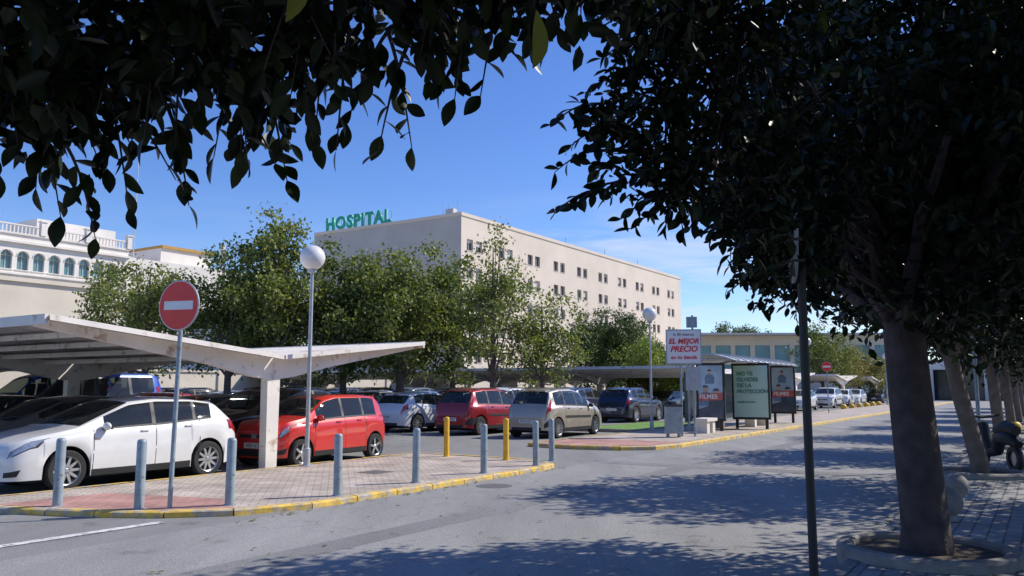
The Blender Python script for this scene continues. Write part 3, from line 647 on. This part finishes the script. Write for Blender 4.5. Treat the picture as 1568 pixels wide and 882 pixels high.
for i in range(1,len(us)-1,2):
    a,c=us[i],us[i+1]; r_=(c-a)/2; cx=(a+c)/2
    arcp=[(cx-r_*math.cos(t),16.4+r_*math.sin(t)) for t in np.linspace(0,math.pi,9)]
    P=lambda u_,z,d=0:Vector(W(S0+u_,n0-d,z))
    for h,(x0,side) in enumerate(((a,arcp[:5]),(c,arcp[4:][::-1]))):
        for q in range(4): b.face([P(x0,17.05),P(*side[q]),P(*side[q+1])],0)
    b.face([P(x_,z_,.35) for x_,z_ in arcp],1)
    for q in range(8): b.face([P(*arcp[q]),P(*arcp[q+1]),P(arcp[q+1][0],arcp[q+1][1],.35),P(arcp[q][0],arcp[q][1],.35)],0)
    for q in range(8):
        (xa,za),(xb,zb)=arcp[q],arcp[q+1]; b.tube([P(xa+(xa-cx)*.12,za+(za-16.4)*.12,-.03),P(xb+(xb-cx)*.12,zb+(zb-16.4)*.12,-.03)],.06,4,0,False)
    b.box((S0+a-.18,n0,14.8),(S0+c+.18,n0+.12,14.9),0,W)
    b.box((S0+cx-.03,n0-.34,14.9),(S0+cx+.03,n0-.28,17),2,W)
for i in range(0,len(us)-1,2): b.face([W(S0+us[i],n0,16.4),W(S0+us[i+1],n0,16.4),W(S0+us[i+1],n0,17.05),W(S0+us[i],n0,17.05)],0)
b.face([W(S0,n0,17.05),W(S1,n0,17.05),W(S1,n0,H),W(S0,n0,H)],0)
b.box((S0,-112,0),(S1,n0-.36,H-.1),0,W)
b.box((S0-.1,n0+.003,17.9),(S1+.1,n0+.4,18.15),0,W); b.box((S0-.1,n0+.003,14.3),(S1+.1,n0+.3,14.5),0,W); b.box((S0-.1,n0+.003,12.2),(S1+.1,n0+.3,12.45),0,W)
b.box((S0,n0+.01,11.0),(S1,n0+.05,12.1),3,W)
b.box((S0-.1,n0-.2,H),(S1+.1,n0+.2,H+.2),0,W); b.box((S0-.1,n0-.15,H+1.05),(S1+.1,n0+.15,H+1.2),0,W)
q=S0
while q<S1:
    b.box((q,n0-.1,H+.2),(q+.12,n0+.1,H+1.05),0,W); q+=.42
q=S0
while q<S1+.1:
    b.box((q-.3,n0-.3,H+.2),(q+.3,n0+.3,H+1.8),0,W); b.box((q-.4,n0-.4,H+1.8),(q+.4,n0+.4,H+1.95),0,W); q+=5.35
b.box((50,-108,H),(60,-101,H+3.0),0,W); b.box((66,-112,0),(74,-100,20.5),0,W); b.box((59.5,-112,0),(82,-98,18.3),0,W); b.box((66,-112,20.5),(74.3,-99.7,20.9),3,W)
for (ss,nn,zt,h) in ((62,-100,18.3,14),(46,-102,H,4.5),(44,-102,H,3.5),(76,-100,18.3,3.5)): b.tube([W(ss,nn,zt),W(ss,nn,zt+h)],.06,5,2)
b.box((75.8,-100.3,20),(76.2,-99.7,22.4),2,W)
b.build('walls_and_arches',[M_whitew,M_teal,M_frame,M_ochre],e)
e=empty('service_building'); b=MB()
b.box((5,-80,0),(36,-60,9.0),0,W); b.box((4.8,-80.2,9.0),(36.2,-59.8,9.3),0,W)
for ss in np.arange(6,36,4.2):
    b.box((ss,-59.998,2.0),(ss+2.0,-59.95,3.6),1,W)
b.build('walls',[M_cream,M_wing],e)
e=empty('boundary_wall'); b=MB(); b.box((-10,-50.3,0),(78,-50,2.7),0,W); b.box((-10.1,-50.4,2.7),(78,-49.9,2.85),0,W)
for ss in np.arange(-10,78,6): b.box((ss,-49.999,0),(ss+.35,-49.88,2.69),0,W)
b.build('wall',[M_cream],e)
e=empty('low_building'); b=MB()
us=[0]+[v for k in np.arange(1.2,27,2.6) for v in (k,k+2.0)]+[28.5]
wall(b,(24,112,0),(1,-.10,0),(-.1,-1,0),us,[0,3.4,7.3,8.6],lambda i,j:(i%2==1) and j==1,.3,0,1)
b.box((24,112.5,0),(52,125,8.2),0); b.box((23.5,108.5,8.6),(53,125,8.85),2)
b.build('walls',[M_cream,M_teal,M_frame],e)
e=empty('portico_building'); b=MB()
b.box((118,-22,3.9),(130,8,5.2),0,W); b.box((121,-22,0),(130,8,3.89),1,W)
for nn in np.arange(-22,8,3.1): b.box((118.2,nn,0),(118.7,nn+.5,3.89),0,W)
b.box((140,-60,0),(155,-24,6.2),0,W); b.box((139.9,-58,2.5),(139.98,-26,4.2),1,W)
b.build('walls_and_columns',[M_whitew,M_wing],e)
e=empty('distant_buildings'); b=MB()
for k in range(26):
    ss=random.uniform(200,420); nn=random.uniform(-160,90); w=random.uniform(12,35); h=random.uniform(4,9)
    b.box((ss,nn,0),(ss+w,nn+w*1.2,h),k%2,W)
b.build('blocks',[M_cream,M_whitew],e)
# ------------------------------------------------------------------ foliage
def leafmesh(name,P,size,mat_,droop=.3,dirs=None,kind=1,upb=.8,wid=.5,sv=.3):
    """kind 0 = diamond, 1 = folded 6-point leaf, 2 = fine folded leaf"""
    P=np.asarray(P,float); N=len(P)
    d=RG.normal(size=(N,3)) if dirs is None else np.asarray(dirs,float)+RG.normal(size=(N,3))*.35
    d[:,2]-=droop; d/=np.linalg.norm(d,axis=1)[:,None]
    up=RG.normal(size=(N,3))*.6; up[:,2]+=upb
    sd=np.cross(d,up); sd/=np.linalg.norm(sd,axis=1)[:,None]+1e-9; nr=np.cross(sd,d)
    Ls=(size*(1-sv+2*sv*RG.random(N)))[:,None]; Wd=Ls*wid
    if kind==0:
        V=np.stack([P,P+d*Ls*.45+sd*Wd*.5,P+d*Ls,P+d*Ls*.45-sd*Wd*.5],1).reshape(-1,3)
        F=(np.arange(N)[:,None]*4+np.array([0,1,2,3])).reshape(-1,4)
    elif kind==1:
        V=np.stack([P,P+d*Ls*.28+sd*Wd*.42+nr*Wd*.14,P+d*Ls*.68+sd*Wd*.44+nr*Wd*.1,P+d*Ls-nr*Ls*.08,P+d*Ls*.68-sd*Wd*.44+nr*Wd*.1,P+d*Ls*.28-sd*Wd*.42+nr*Wd*.14],1).reshape(-1,3)
        b=np.arange(N)[:,None]*6; F=np.stack([b+np.array([0,1,2,3]),b+np.array([0,3,4,5])],1).reshape(-1,4)
    else:
        T=[0,.13,.28,.45,.62,.79,.92,1.0]; WW=[.03,.22,.40,.5,.47,.33,.15,.0]
        cur=(RG.random(N)[:,None]*.22+.02)
        rows=[]
        for t,w_ in zip(T,WW):
            mid=P+d*Ls*t-nr*Ls*cur*t*t
            rows+= [mid+sd*Wd*w_+nr*Wd*w_*.28, mid, mid-sd*Wd*w_+nr*Wd*w_*.28]
        V=np.stack(rows,1).reshape(-1,3); k=len(T)*3; b=np.arange(N)[:,None]*k; fs=[]
        for i in range(len(T)-1):
            a=i*3; fs.append(b+np.array([a,a+1,a+4,a+3])); fs.append(b+np.array([a+1,a+2,a+5,a+4]))
        F=np.stack(fs,1).reshape(-1,4)
    me=bpy.data.meshes.new(name); me.vertices.add(len(V)); me.vertices.foreach_set('co',V.ravel().astype(np.float32))
    nf=len(F); me.loops.add(nf*4); me.loops.foreach_set('vertex_index',F.ravel().astype(np.int32))
    me.polygons.add(nf); me.polygons.foreach_set('loop_start',np.arange(0,nf*4,4,dtype=np.int32)); 
    me.materials.append(mat_); me.update(calc_edges=True); me.validate()
    return me
def inball(N,p=3.0):
    v=RG.normal(size=(N,3)); v/=np.linalg.norm(v,axis=1)[:,None]; return v*(RG.random(N)**(1/p))[:,None]
def tree(name,x,y,H,r,trunk_h,tr=.14,nclump=90,nl=80,size=.15,lm=None,sig=.30,lean=(0,0),shape='round',bark=None):
    e=empty(name,(x,y,0)); m=MB(); cz=(H+trunk_h)/2; rz=(H-trunk_h)/2
    C=inball(nclump,2.2)
    lob=1+.22*np.sin(C[:,0]*5+x)*np.cos(C[:,1]*4+y)+.10*RG.normal(size=nclump)
    C=C*np.minimum(lob,1.22)[:,None]
    if shape=='cone': C[:,:2]*=np.clip(1.15-.65*(C[:,2:3]+.2),.35,1.2)
    C=C*np.array([r,r,rz])+np.array([lean[0],lean[1],cz])
    m.tube([(0,0,0),(0,0,.25),(lean[0]*.2,lean[1]*.2,trunk_h*.6),(lean[0]*.4,lean[1]*.4,trunk_h+.2),(lean[0]*.8,lean[1]*.8,cz),(lean[0],lean[1],cz+rz*.7)],[tr*1.35,tr*1.05,tr,tr*.85,tr*.5,tr*.12],9)
    sel=C[RG.choice(nclump,min(nclump,26),replace=False)]
    for c in sel:
        h0=trunk_h*.8+RG.random()*(cz-trunk_h*.6); h0=min(h0,c[2]-.1); a=Vector((lean[0]*.6,lean[1]*.6,max(h0,trunk_h*.6))); c_=Vector(c)
        mid=a.lerp(c_,.5)+Vector((0,0,-.12)); m.tube([a,mid,c_],[tr*.38,tr*.22,.012],5,0,False)
    m.build('trunk_and_limbs',[bark or M_bark2],e,smooth=60,recalc=False)
    P=np.repeat(C,nl,axis=0)+RG.normal(size=(nclump*nl,3))*np.array([sig,sig,sig*.75])
    me=leafmesh('crown',P,size,lm or L_mid,.35,kind=0,wid=.62); link('crown',me,e); return e
tree('tree',-15.2,34,7.4,2.5,2.5,.16,90,68,.16,L_mid,.26)
tree('tree',-11.6,33.5,7.2,2.3,2.2,.15,110,90,.16,L_mid2,.28)
tree('tree',-9.5,33,8.9,2.4,2.0,.18,135,100,.17,L_mid,.27,shape='cone')
tree('tree',-7.1,34.5,7.8,2.3,2.0,.16,115,100,.17,L_mid2,.28)
tree('tree',-4.7,34.5,7.8,2.6,2.0,.19,140,100,.17,L_mid,.28)
tree('tree',-2.6,36,6.8,2.1,1.9,.14,90,95,.17,L_mid2,.28)
tree('tree',-.75,32,8.1,1.9,1.9,.13,85,66,.14,L_mid,.23,shape='cone')
tree('tree',1.25,34,5.7,1.6,1.8,.12,80,72,.14,L_mid,.24)
tree('tree',-19.5,42,7.6,2.8,2.5,.16,90,70,.18,L_mid2,.3)
tree('tree',-13,44,8.0,3.0,2.3,.16,110,85,.2,L_mid2,.32)
tree('tree',-6,44,7.6,3.0,2.3,.16,90,85,.2,L_mid2,.32)
tree('pine_tree',6.9,58,7.0,2.9,1.6,.2,190,120,.16,L_pine,.26,bark=M_bark)
tree('pine_tree',9.4,66,6.8,3.0,1.8,.2,150,110,.18,L_pine,.3,bark=M_bark)
tree('shrub',8.6,52,4.9,1.9,.5,.08,110,100,.14,L_shrub,.25)
tree('shrub',11.0,54,4.7,1.7,.5,.08,90,100,.14,L_shrub,.25)
tree('tree',29.5,78,7.7,2.6,2.2,.16,90,80,.2,L_mid2,.35)
tree('tree',33.5,84,6.3,2.6,1.6,.15,90,80,.2,L_dry,.35)
tree('tree',38,90,5.6,2.8,1.4,.15,90,80,.2,L_dry,.35)
tree('tree',42.5,95,5.4,2.8,1.4,.15,90,80,.2,L_mid2,.35)
tree('pine_tree',35.5,134,11.6,4.0,6.5,.3,70,90,.3,L_pine,.5,bark=M_bark)
tree('pine_tree',40,138,11.2,4.0,6.5,.3,70,90,.3,L_pine,.5,bark=M_bark)
tree('tree',52,135,8,5,2,.2,90,70,.35,L_mid2,.6); tree('tree',45,120,6.5,4,1.6,.2,80,70,.3,L_pine,.5)
def pit(x,y,r=.72,parent=None):
    b=MB(); b.lathe([(r+.12,.0),(r+.12,.18),(r+.09,.205),(r+.0,.21),(r-.03,.19),(r-.03,.1)],30,0,lambda a,c,d:(x+a,y+c,d)); b.lathe([(r-.03,.15),(.001,.16)],30,1,lambda a,c,d:(x+a,y+c,d))
    b.build('tree_pit',[M_kerb,M_soil],parent,smooth=35)
def limb(m,a,b,r0,r1,k=7,sag=-.1,seg=5):
    a=Vector(a);b=Vector(b);pts=[];rs=[]
    for i in range(seg+1):
        t=i/seg; p=a.lerp(b,t)+Vector((random.uniform(-1,1),random.uniform(-1,1),0))*.03*(a-b).length*(1 if 0<i<seg else 0)+Vector((0,0,-sag*math.sin(math.pi*t)))
        pts.append(p); rs.append(r0+(r1-r0)*t)
    m.tube(pts,rs,k,0,False)
def twig(m,LP,LD,tip,base,nleaf=10,r=.004):
    a=Vector(base);b=Vector(tip); L=(b-a).length; seg=5; pts=[]
    for i in range(seg+1):
        t=i/seg; pts.append(a.lerp(b,t)+Vector((0,0,.12*L*math.sin(math.pi*t))))
    m.tube(pts,[r*1.6*(1-i/seg)+r*.5 for i in range(seg+1)],4,0,False)
    ax=(b-a).normalized()
    for i in range(nleaf):
        t=.25+.75*i/(nleaf-1); p=a.lerp(b,t)+Vector((0,0,.12*L*math.sin(math.pi*t)))
        th=i*2.4+random.random(); sdv=Vector((math.cos(th),math.sin(th),.3*math.sin(th*2))); dd=ax*.7+sdv*(.8 if i<nleaf-1 else .1)
        LP.append(tuple(p)); LD.append(tuple(dd))
# tree over/behind the camera
e=empty('ficus_tree'); m=MB(); tx,ty=W(-1.9,-1.1)[:2]
m.tube([(tx,ty,.1),(tx,ty,.5),(tx+.03,ty,1.3),(tx+.1,ty+.05,2.2)],[.3,.24,.22,.2],14,0); pit(tx,ty,parent=e)
for (a,b_,c) in ((-2.2,1.6,3.0),(-1.5,2.2,3.0),(-.7,2.3,3.05),(0,2.0,3.1),(.9,.8,3.2),(-3,.2,3.1),(-2,-2.5,3.2),(0.2,-1.8,3.3),(.5,2.2,3.25)): limb(m,(tx+.1,ty+.05,2.1),(a,b_,c),.07,.015)
LP=[];LD=[]
def zlow(X): return float(np.interp(X,[-3,-1.8,-1.2,-.75,-.3,.15,.5,1.2],[2.38,2.44,2.52,2.60,2.80,2.92,2.96,3.0]))
def yfr(X): return 2.95-.12*(X+.6)**2
MP=[]
cl=[]
while len(cl)<820:
    X=random.uniform(-3.0,1.3); Y=random.uniform(1.2,3.0); 
    if Y>yfr(X): continue
    z=zlow(X)+.07+abs(random.gauss(0,.30)); cl.append((X,Y,z))
for c in cl: MP.append(np.array(c)+RG.normal(size=(14,3))*np.array([.075,.075,.06]))
MPa=np.concatenate(MP)
tips=[((-1.44,2.78,2.16),11),((-1.52,2.7,2.22),8),((-1.64,2.75,2.33),8),((-1.34,2.8,2.27),8),((-1.13,2.8,2.28),9),((-1.16,2.75,2.36),7),((-.97,2.8,2.43),8),((-.90,2.7,2.42),7),((-.79,2.8,2.37),9),((-.82,2.76,2.42),7),((-.62,2.8,2.48),8),((-.48,2.85,2.49),8),((-.36,2.85,2.505),9),((-.11,2.75,2.66),8),((-.2,2.75,2.65),7),((-1.8,2.7,2.35),8),((-2.0,2.6,2.3),8),((-.02,2.6,2.82),6),((.2,2.6,2.88),6)]
for tip,nl in tips:
    b0=(tip[0]-random.uniform(-.12,.2),tip[1]-random.uniform(.05,.25),tip[2]+random.uniform(.25,.4)); twig(m,LP,LD,tip,b0,nl)
for i in range(90):
    X=random.uniform(-2.3,.3); z=zlow(X); Y=yfr(X)-random.uniform(0,.6)
    tip=(X,Y,z-random.uniform(0,.10)); twig(m,LP,LD,tip,(X-random.uniform(-.2,.2),Y-.2,z+.22),8)
m.build('trunk_and_limbs',[M_bark],e,smooth=60,recalc=False)
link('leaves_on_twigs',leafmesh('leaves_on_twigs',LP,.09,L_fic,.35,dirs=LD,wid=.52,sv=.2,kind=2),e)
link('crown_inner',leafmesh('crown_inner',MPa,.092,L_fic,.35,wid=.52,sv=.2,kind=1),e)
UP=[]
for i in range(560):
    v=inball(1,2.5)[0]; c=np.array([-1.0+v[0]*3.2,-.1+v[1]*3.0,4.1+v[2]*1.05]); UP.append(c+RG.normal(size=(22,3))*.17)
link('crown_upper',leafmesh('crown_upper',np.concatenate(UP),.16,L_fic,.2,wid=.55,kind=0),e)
link('young_leaves',leafmesh('young_leaves',[(.045,1.42,2.335),(-.40,1.45,2.45)],.115,L_yel,1.6,dirs=[(0,0,-1)]*2,wid=.62,sv=.08,upb=0,kind=2),e)
def ficus(x,y,trunk_r=.22,top=(0,0)):
    e=empty('ficus_tree',(x,y,0)); m=MB(); pit(0,0,.66,e)
    m.tube([(0,0,.1),(0,0,.35),(top[0]*.3,top[1]*.3,.9),(top[0]*.7,top[1]*.7,1.6),(top[0],top[1],2.3)],[trunk_r*1.22,trunk_r*1.05,trunk_r,trunk_r*.95,trunk_r*.9],16,0,False)
    for i in range(9):
        th=i*.7+.3; limb(m,(top[0],top[1],2.15),(top[0]+1.7*math.cos(th),top[1]+1.7*math.sin(th),3.6+.6*(i%3)),trunk_r*.4,.03)
    return e,m
def crown_pts(cx,cy,cz,rx,ry,rz,ncl,k,sig):
    C=inball(ncl,2.0); C=C*(1+.12*np.sin(C[:,0:1]*7)*np.cos(C[:,2:3]*6)); C=C*np.array([rx,ry,rz])+np.array([cx,cy,cz])
    return (np.repeat(C,k,axis=0)+RG.normal(size=(ncl*k,3))*sig)
ox,oy=3.82,7.75
e,m=ficus(ox,oy,.20,(-.08,.05))
LP=[];LD=[]
blobs=[((.62,4.9,3.30),.18,.4),((.72,4.9,2.98),.18,.4),((1.02,4.9,2.84),.2,.4),((.95,4.9,3.28),.28,.3),((1.25,4.95,3.0),.28,.3),((1.25,4.9,3.5),.38,.3),((.86,4.85,3.72),.25,.4),((1.5,4.9,3.9),.5,.45),((1.6,5.1,2.85),.30,.35),((1.75,5.4,3.3),.45,.38),((1.9,5.7,2.75),.36,.5),((2.1,6.0,3.2),.55,.6),((1.0,4.6,4.1),.5,.7),((2.2,6.4,2.65),.4,.8)]
BP=[]
for c,r_,dn in blobs:
    n_=int(1300*dn*(r_/.35)**2.2); v=inball(max(8,n_//12),2.2)*r_+np.array(c)
    BP.append(np.repeat(v,12,axis=0)+RG.normal(size=(len(v)*12,3))*.045)
    limb(m,(-.1,.05,2.3+random.random()*.8),(c[0]-ox,c[1]-oy,c[2]),.035,.008,5)
    for q in range(int(10*(r_/.3))):
        dv=Vector((random.gauss(-.5,.7),random.gauss(0,.5),random.gauss(-.25,.6))).normalized()
        cc=Vector((c[0]-ox,c[1]-oy,c[2])); twig(m,LP,LD,cc+dv*(r_*1.3),cc+dv*r_*.3,9)
tips=[(.24,4.85,3.25),(.26,4.85,2.95),(.38,4.85,2.75),(.26,4.85,2.70),(.72,4.85,2.60),(.66,4.85,2.66),(1.08,4.85,2.61),(1.12,4.85,2.66),(.9,4.85,2.75),(1.38,4.9,2.80),(1.4,5.0,2.5),(1.5,5.0,2.42),(1.55,5.1,2.3),(.45,4.85,3.45),(.55,4.8,3.65),(.34,4.85,3.1)]
for t in tips:
    T=Vector((t[0]-ox,t[1]-oy,t[2])); twig(m,LP,LD,T,T+Vector((.33,.08,.16)),10,.005)
m.build('trunk_and_limbs',[M_bark],e,smooth=60,recalc=False)
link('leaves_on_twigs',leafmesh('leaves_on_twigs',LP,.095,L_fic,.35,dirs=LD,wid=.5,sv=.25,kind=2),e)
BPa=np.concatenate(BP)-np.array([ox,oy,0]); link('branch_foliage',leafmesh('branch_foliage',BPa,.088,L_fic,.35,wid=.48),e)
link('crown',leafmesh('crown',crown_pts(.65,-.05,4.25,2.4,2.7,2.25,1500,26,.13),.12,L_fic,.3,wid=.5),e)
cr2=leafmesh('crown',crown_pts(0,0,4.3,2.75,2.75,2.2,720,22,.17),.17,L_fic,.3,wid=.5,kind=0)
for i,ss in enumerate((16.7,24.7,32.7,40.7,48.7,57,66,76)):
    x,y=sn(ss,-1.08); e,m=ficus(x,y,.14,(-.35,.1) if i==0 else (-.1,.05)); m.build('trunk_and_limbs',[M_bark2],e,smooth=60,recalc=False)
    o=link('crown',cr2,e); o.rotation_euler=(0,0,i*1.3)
for ss in (4.5,9.5,14.5,22,31):  # second row out of view, added so its crowns shade the right pavement
    x,y=sn(ss,3.6); e,m=ficus(x,y,.16); m.build('trunk_and_limbs',[M_bark2],e,smooth=60,recalc=False); o=link('crown',cr2,e); o.rotation_euler=(0,0,ss)
# leaf litter
LQ=[]
for i in range(420):
    ss=random.uniform(3,40); nn=random.choice([random.gauss(-1.72,.08),random.uniform(-1.4,4)]); z=.014 if nn<-1.63 else .128
    LQ.append(W(ss,nn,z))
for i in range(90):
    LQ.append(W(random.uniform(6.5,15),random.gauss(-8.4,.06),.014))
for i in range(60): LQ.append(W(random.uniform(2,20),random.uniform(-8,-2),.014))
dd=[(random.gauss(0,1),random.gauss(0,1),0.0) for _ in LQ]
link('leaf_litter',leafmesh('leaf_litter',LQ,.06,L_dry,0.0,dirs=[(a*5,b*5,.35) for a,b,c in dd],upb=6,wid=.5))
e=empty('parked_scooter',(*sn(18.0,-.85),.12),ANG+.5); b=MB()
for xx in (-.6,.6): b.lathe([(.14,-.05),(.22,-.05),(.25,0),(.22,.05),(.14,.05)],20,0,lambda a,c,h,xx=xx:(xx+a,h,.25+c)); b.lathe([(.14,.02),(.001,.02)],16,1,lambda a,c,h,xx=xx:(xx+a,h,.25+c))
b.tube([(-.75,0,.5),(-.5,0,.62),(-.1,0,.6),(0,0,.35),(.3,0,.3),(.42,0,.5),(.5,0,.85)],[.08,.15,.13,.1,.1,.12,.09],10,0)
b.tube([(-.7,0,.75),(-.4,0,.8),(-.05,0,.74)],[.09,.13,.1],10,0); b.tube([(.5,-.32,1.0),(.5,0,.95),(.5,.32,1.0)],.025,6,0); b.tube([(.6,0,.25),(.5,0,.9)],.04,6,1)
b.build('body',[M_black,M_rim],e,smooth=50)
# ------------------------------------------------------------------ sky, sun, camera
AZ,EL=70,42
w=bpy.data.worlds.new('World'); scene.world=w; w.use_nodes=True; nt=w.node_tree; N=nt.nodes; Lk=nt.links
bg=N['Background']; sky=N.new('ShaderNodeTexSky'); sky.sky_type='NISHITA'; sky.sun_disc=False; sky.sun_elevation=rad(EL); sky.sun_rotation=rad(AZ); sky.air_density=1.0; sky.dust_density=.2; sky.ozone_density=6.0
hs=N.new('ShaderNodeHueSaturation'); hs.inputs['Hue'].default_value=.515; hs.inputs['Saturation'].default_value=1.15; hs.inputs['Value'].default_value=1.12; Lk.new(sky.outputs[0],hs.inputs['Color'])
tc=N.new('ShaderNodeTexCoord'); mp=N.new('ShaderNodeMapping'); mp.inputs['Scale'].default_value=(1.6,1.6,11.0); mp.inputs['Rotation'].default_value=(0.05,0.16,0); mp.inputs['Location'].default_value=(.35,.2,.1)
Lk.new(tc.outputs['Generated'],mp.inputs[0]); nz=N.new('ShaderNodeTexNoise'); nz.inputs['Scale'].default_value=2.8; nz.inputs['Detail'].default_value=9; nz.inputs['Roughness'].default_value=.58; nz.inputs['Distortion'].default_value=.6
Lk.new(mp.outputs[0],nz.inputs['Vector']); rr=N.new('ShaderNodeMapRange'); rr.inputs[1].default_value=.42; rr.inputs[2].default_value=.64; rr.inputs[3].default_value=0; rr.inputs[4].default_value=.6; Lk.new(nz.outputs['Fac'],rr.inputs[0])
sx=N.new('ShaderNodeSeparateXYZ'); Lk.new(tc.outputs['Generated'],sx.inputs[0]); rz=N.new('ShaderNodeMapRange'); rz.inputs[1].default_value=.24; rz.inputs[2].default_value=.16; rz.inputs[3].default_value=0; rz.inputs[4].default_value=1; Lk.new(sx.outputs['Z'],rz.inputs[0])
rx=N.new('ShaderNodeMapRange'); rx.inputs[1].default_value=-.1; rx.inputs[2].default_value=.12; rx.inputs[3].default_value=.12; rx.inputs[4].default_value=1; Lk.new(sx.outputs['X'],rx.inputs[0])
mu=N.new('ShaderNodeMath'); mu.operation='MULTIPLY'; Lk.new(rr.outputs[0],mu.inputs[0]); Lk.new(rz.outputs[0],mu.inputs[1])
mu2=N.new('ShaderNodeMath'); mu2.operation='MULTIPLY'; Lk.new(mu.outputs[0],mu2.inputs[0]); Lk.new(rx.outputs[0],mu2.inputs[1])
mx=N.new('ShaderNodeMix'); mx.data_type='RGBA'; Lk.new(mu2.outputs[0],mx.inputs[0]); Lk.new(hs.outputs[0],mx.inputs[6]); mx.inputs[7].default_value=(5.4,5.6,6.0,1)
Lk.new(mx.outputs[2],bg.inputs['Color']); bg.inputs['Strength'].default_value=.15
sv=Vector((math.sin(rad(AZ))*math.cos(rad(EL)),math.cos(rad(AZ))*math.cos(rad(EL)),math.sin(rad(EL))))
sl=bpy.data.lights.new('sun','SUN'); sl.energy=5.0; sl.angle=rad(.5); sl.color=(1,.94,.84); so=bpy.data.objects.new('sun',sl); scene.collection.objects.link(so); so.rotation_euler=(-sv).to_track_quat('-Z','Y').to_euler(); so.location=(20,10,30)
cam=bpy.data.cameras.new('camera'); cam.lens=28.7; cam.sensor_width=36; cam.clip_end=5000; cam.clip_start=.05
co=bpy.data.objects.new('camera',cam); scene.collection.objects.link(co); co.location=(0,0,1.65); co.rotation_euler=(rad(90+6.93),0,0); scene.camera=co
scene.view_settings.view_transform='Standard'; scene.view_settings.look='None'; scene.view_settings.exposure=0
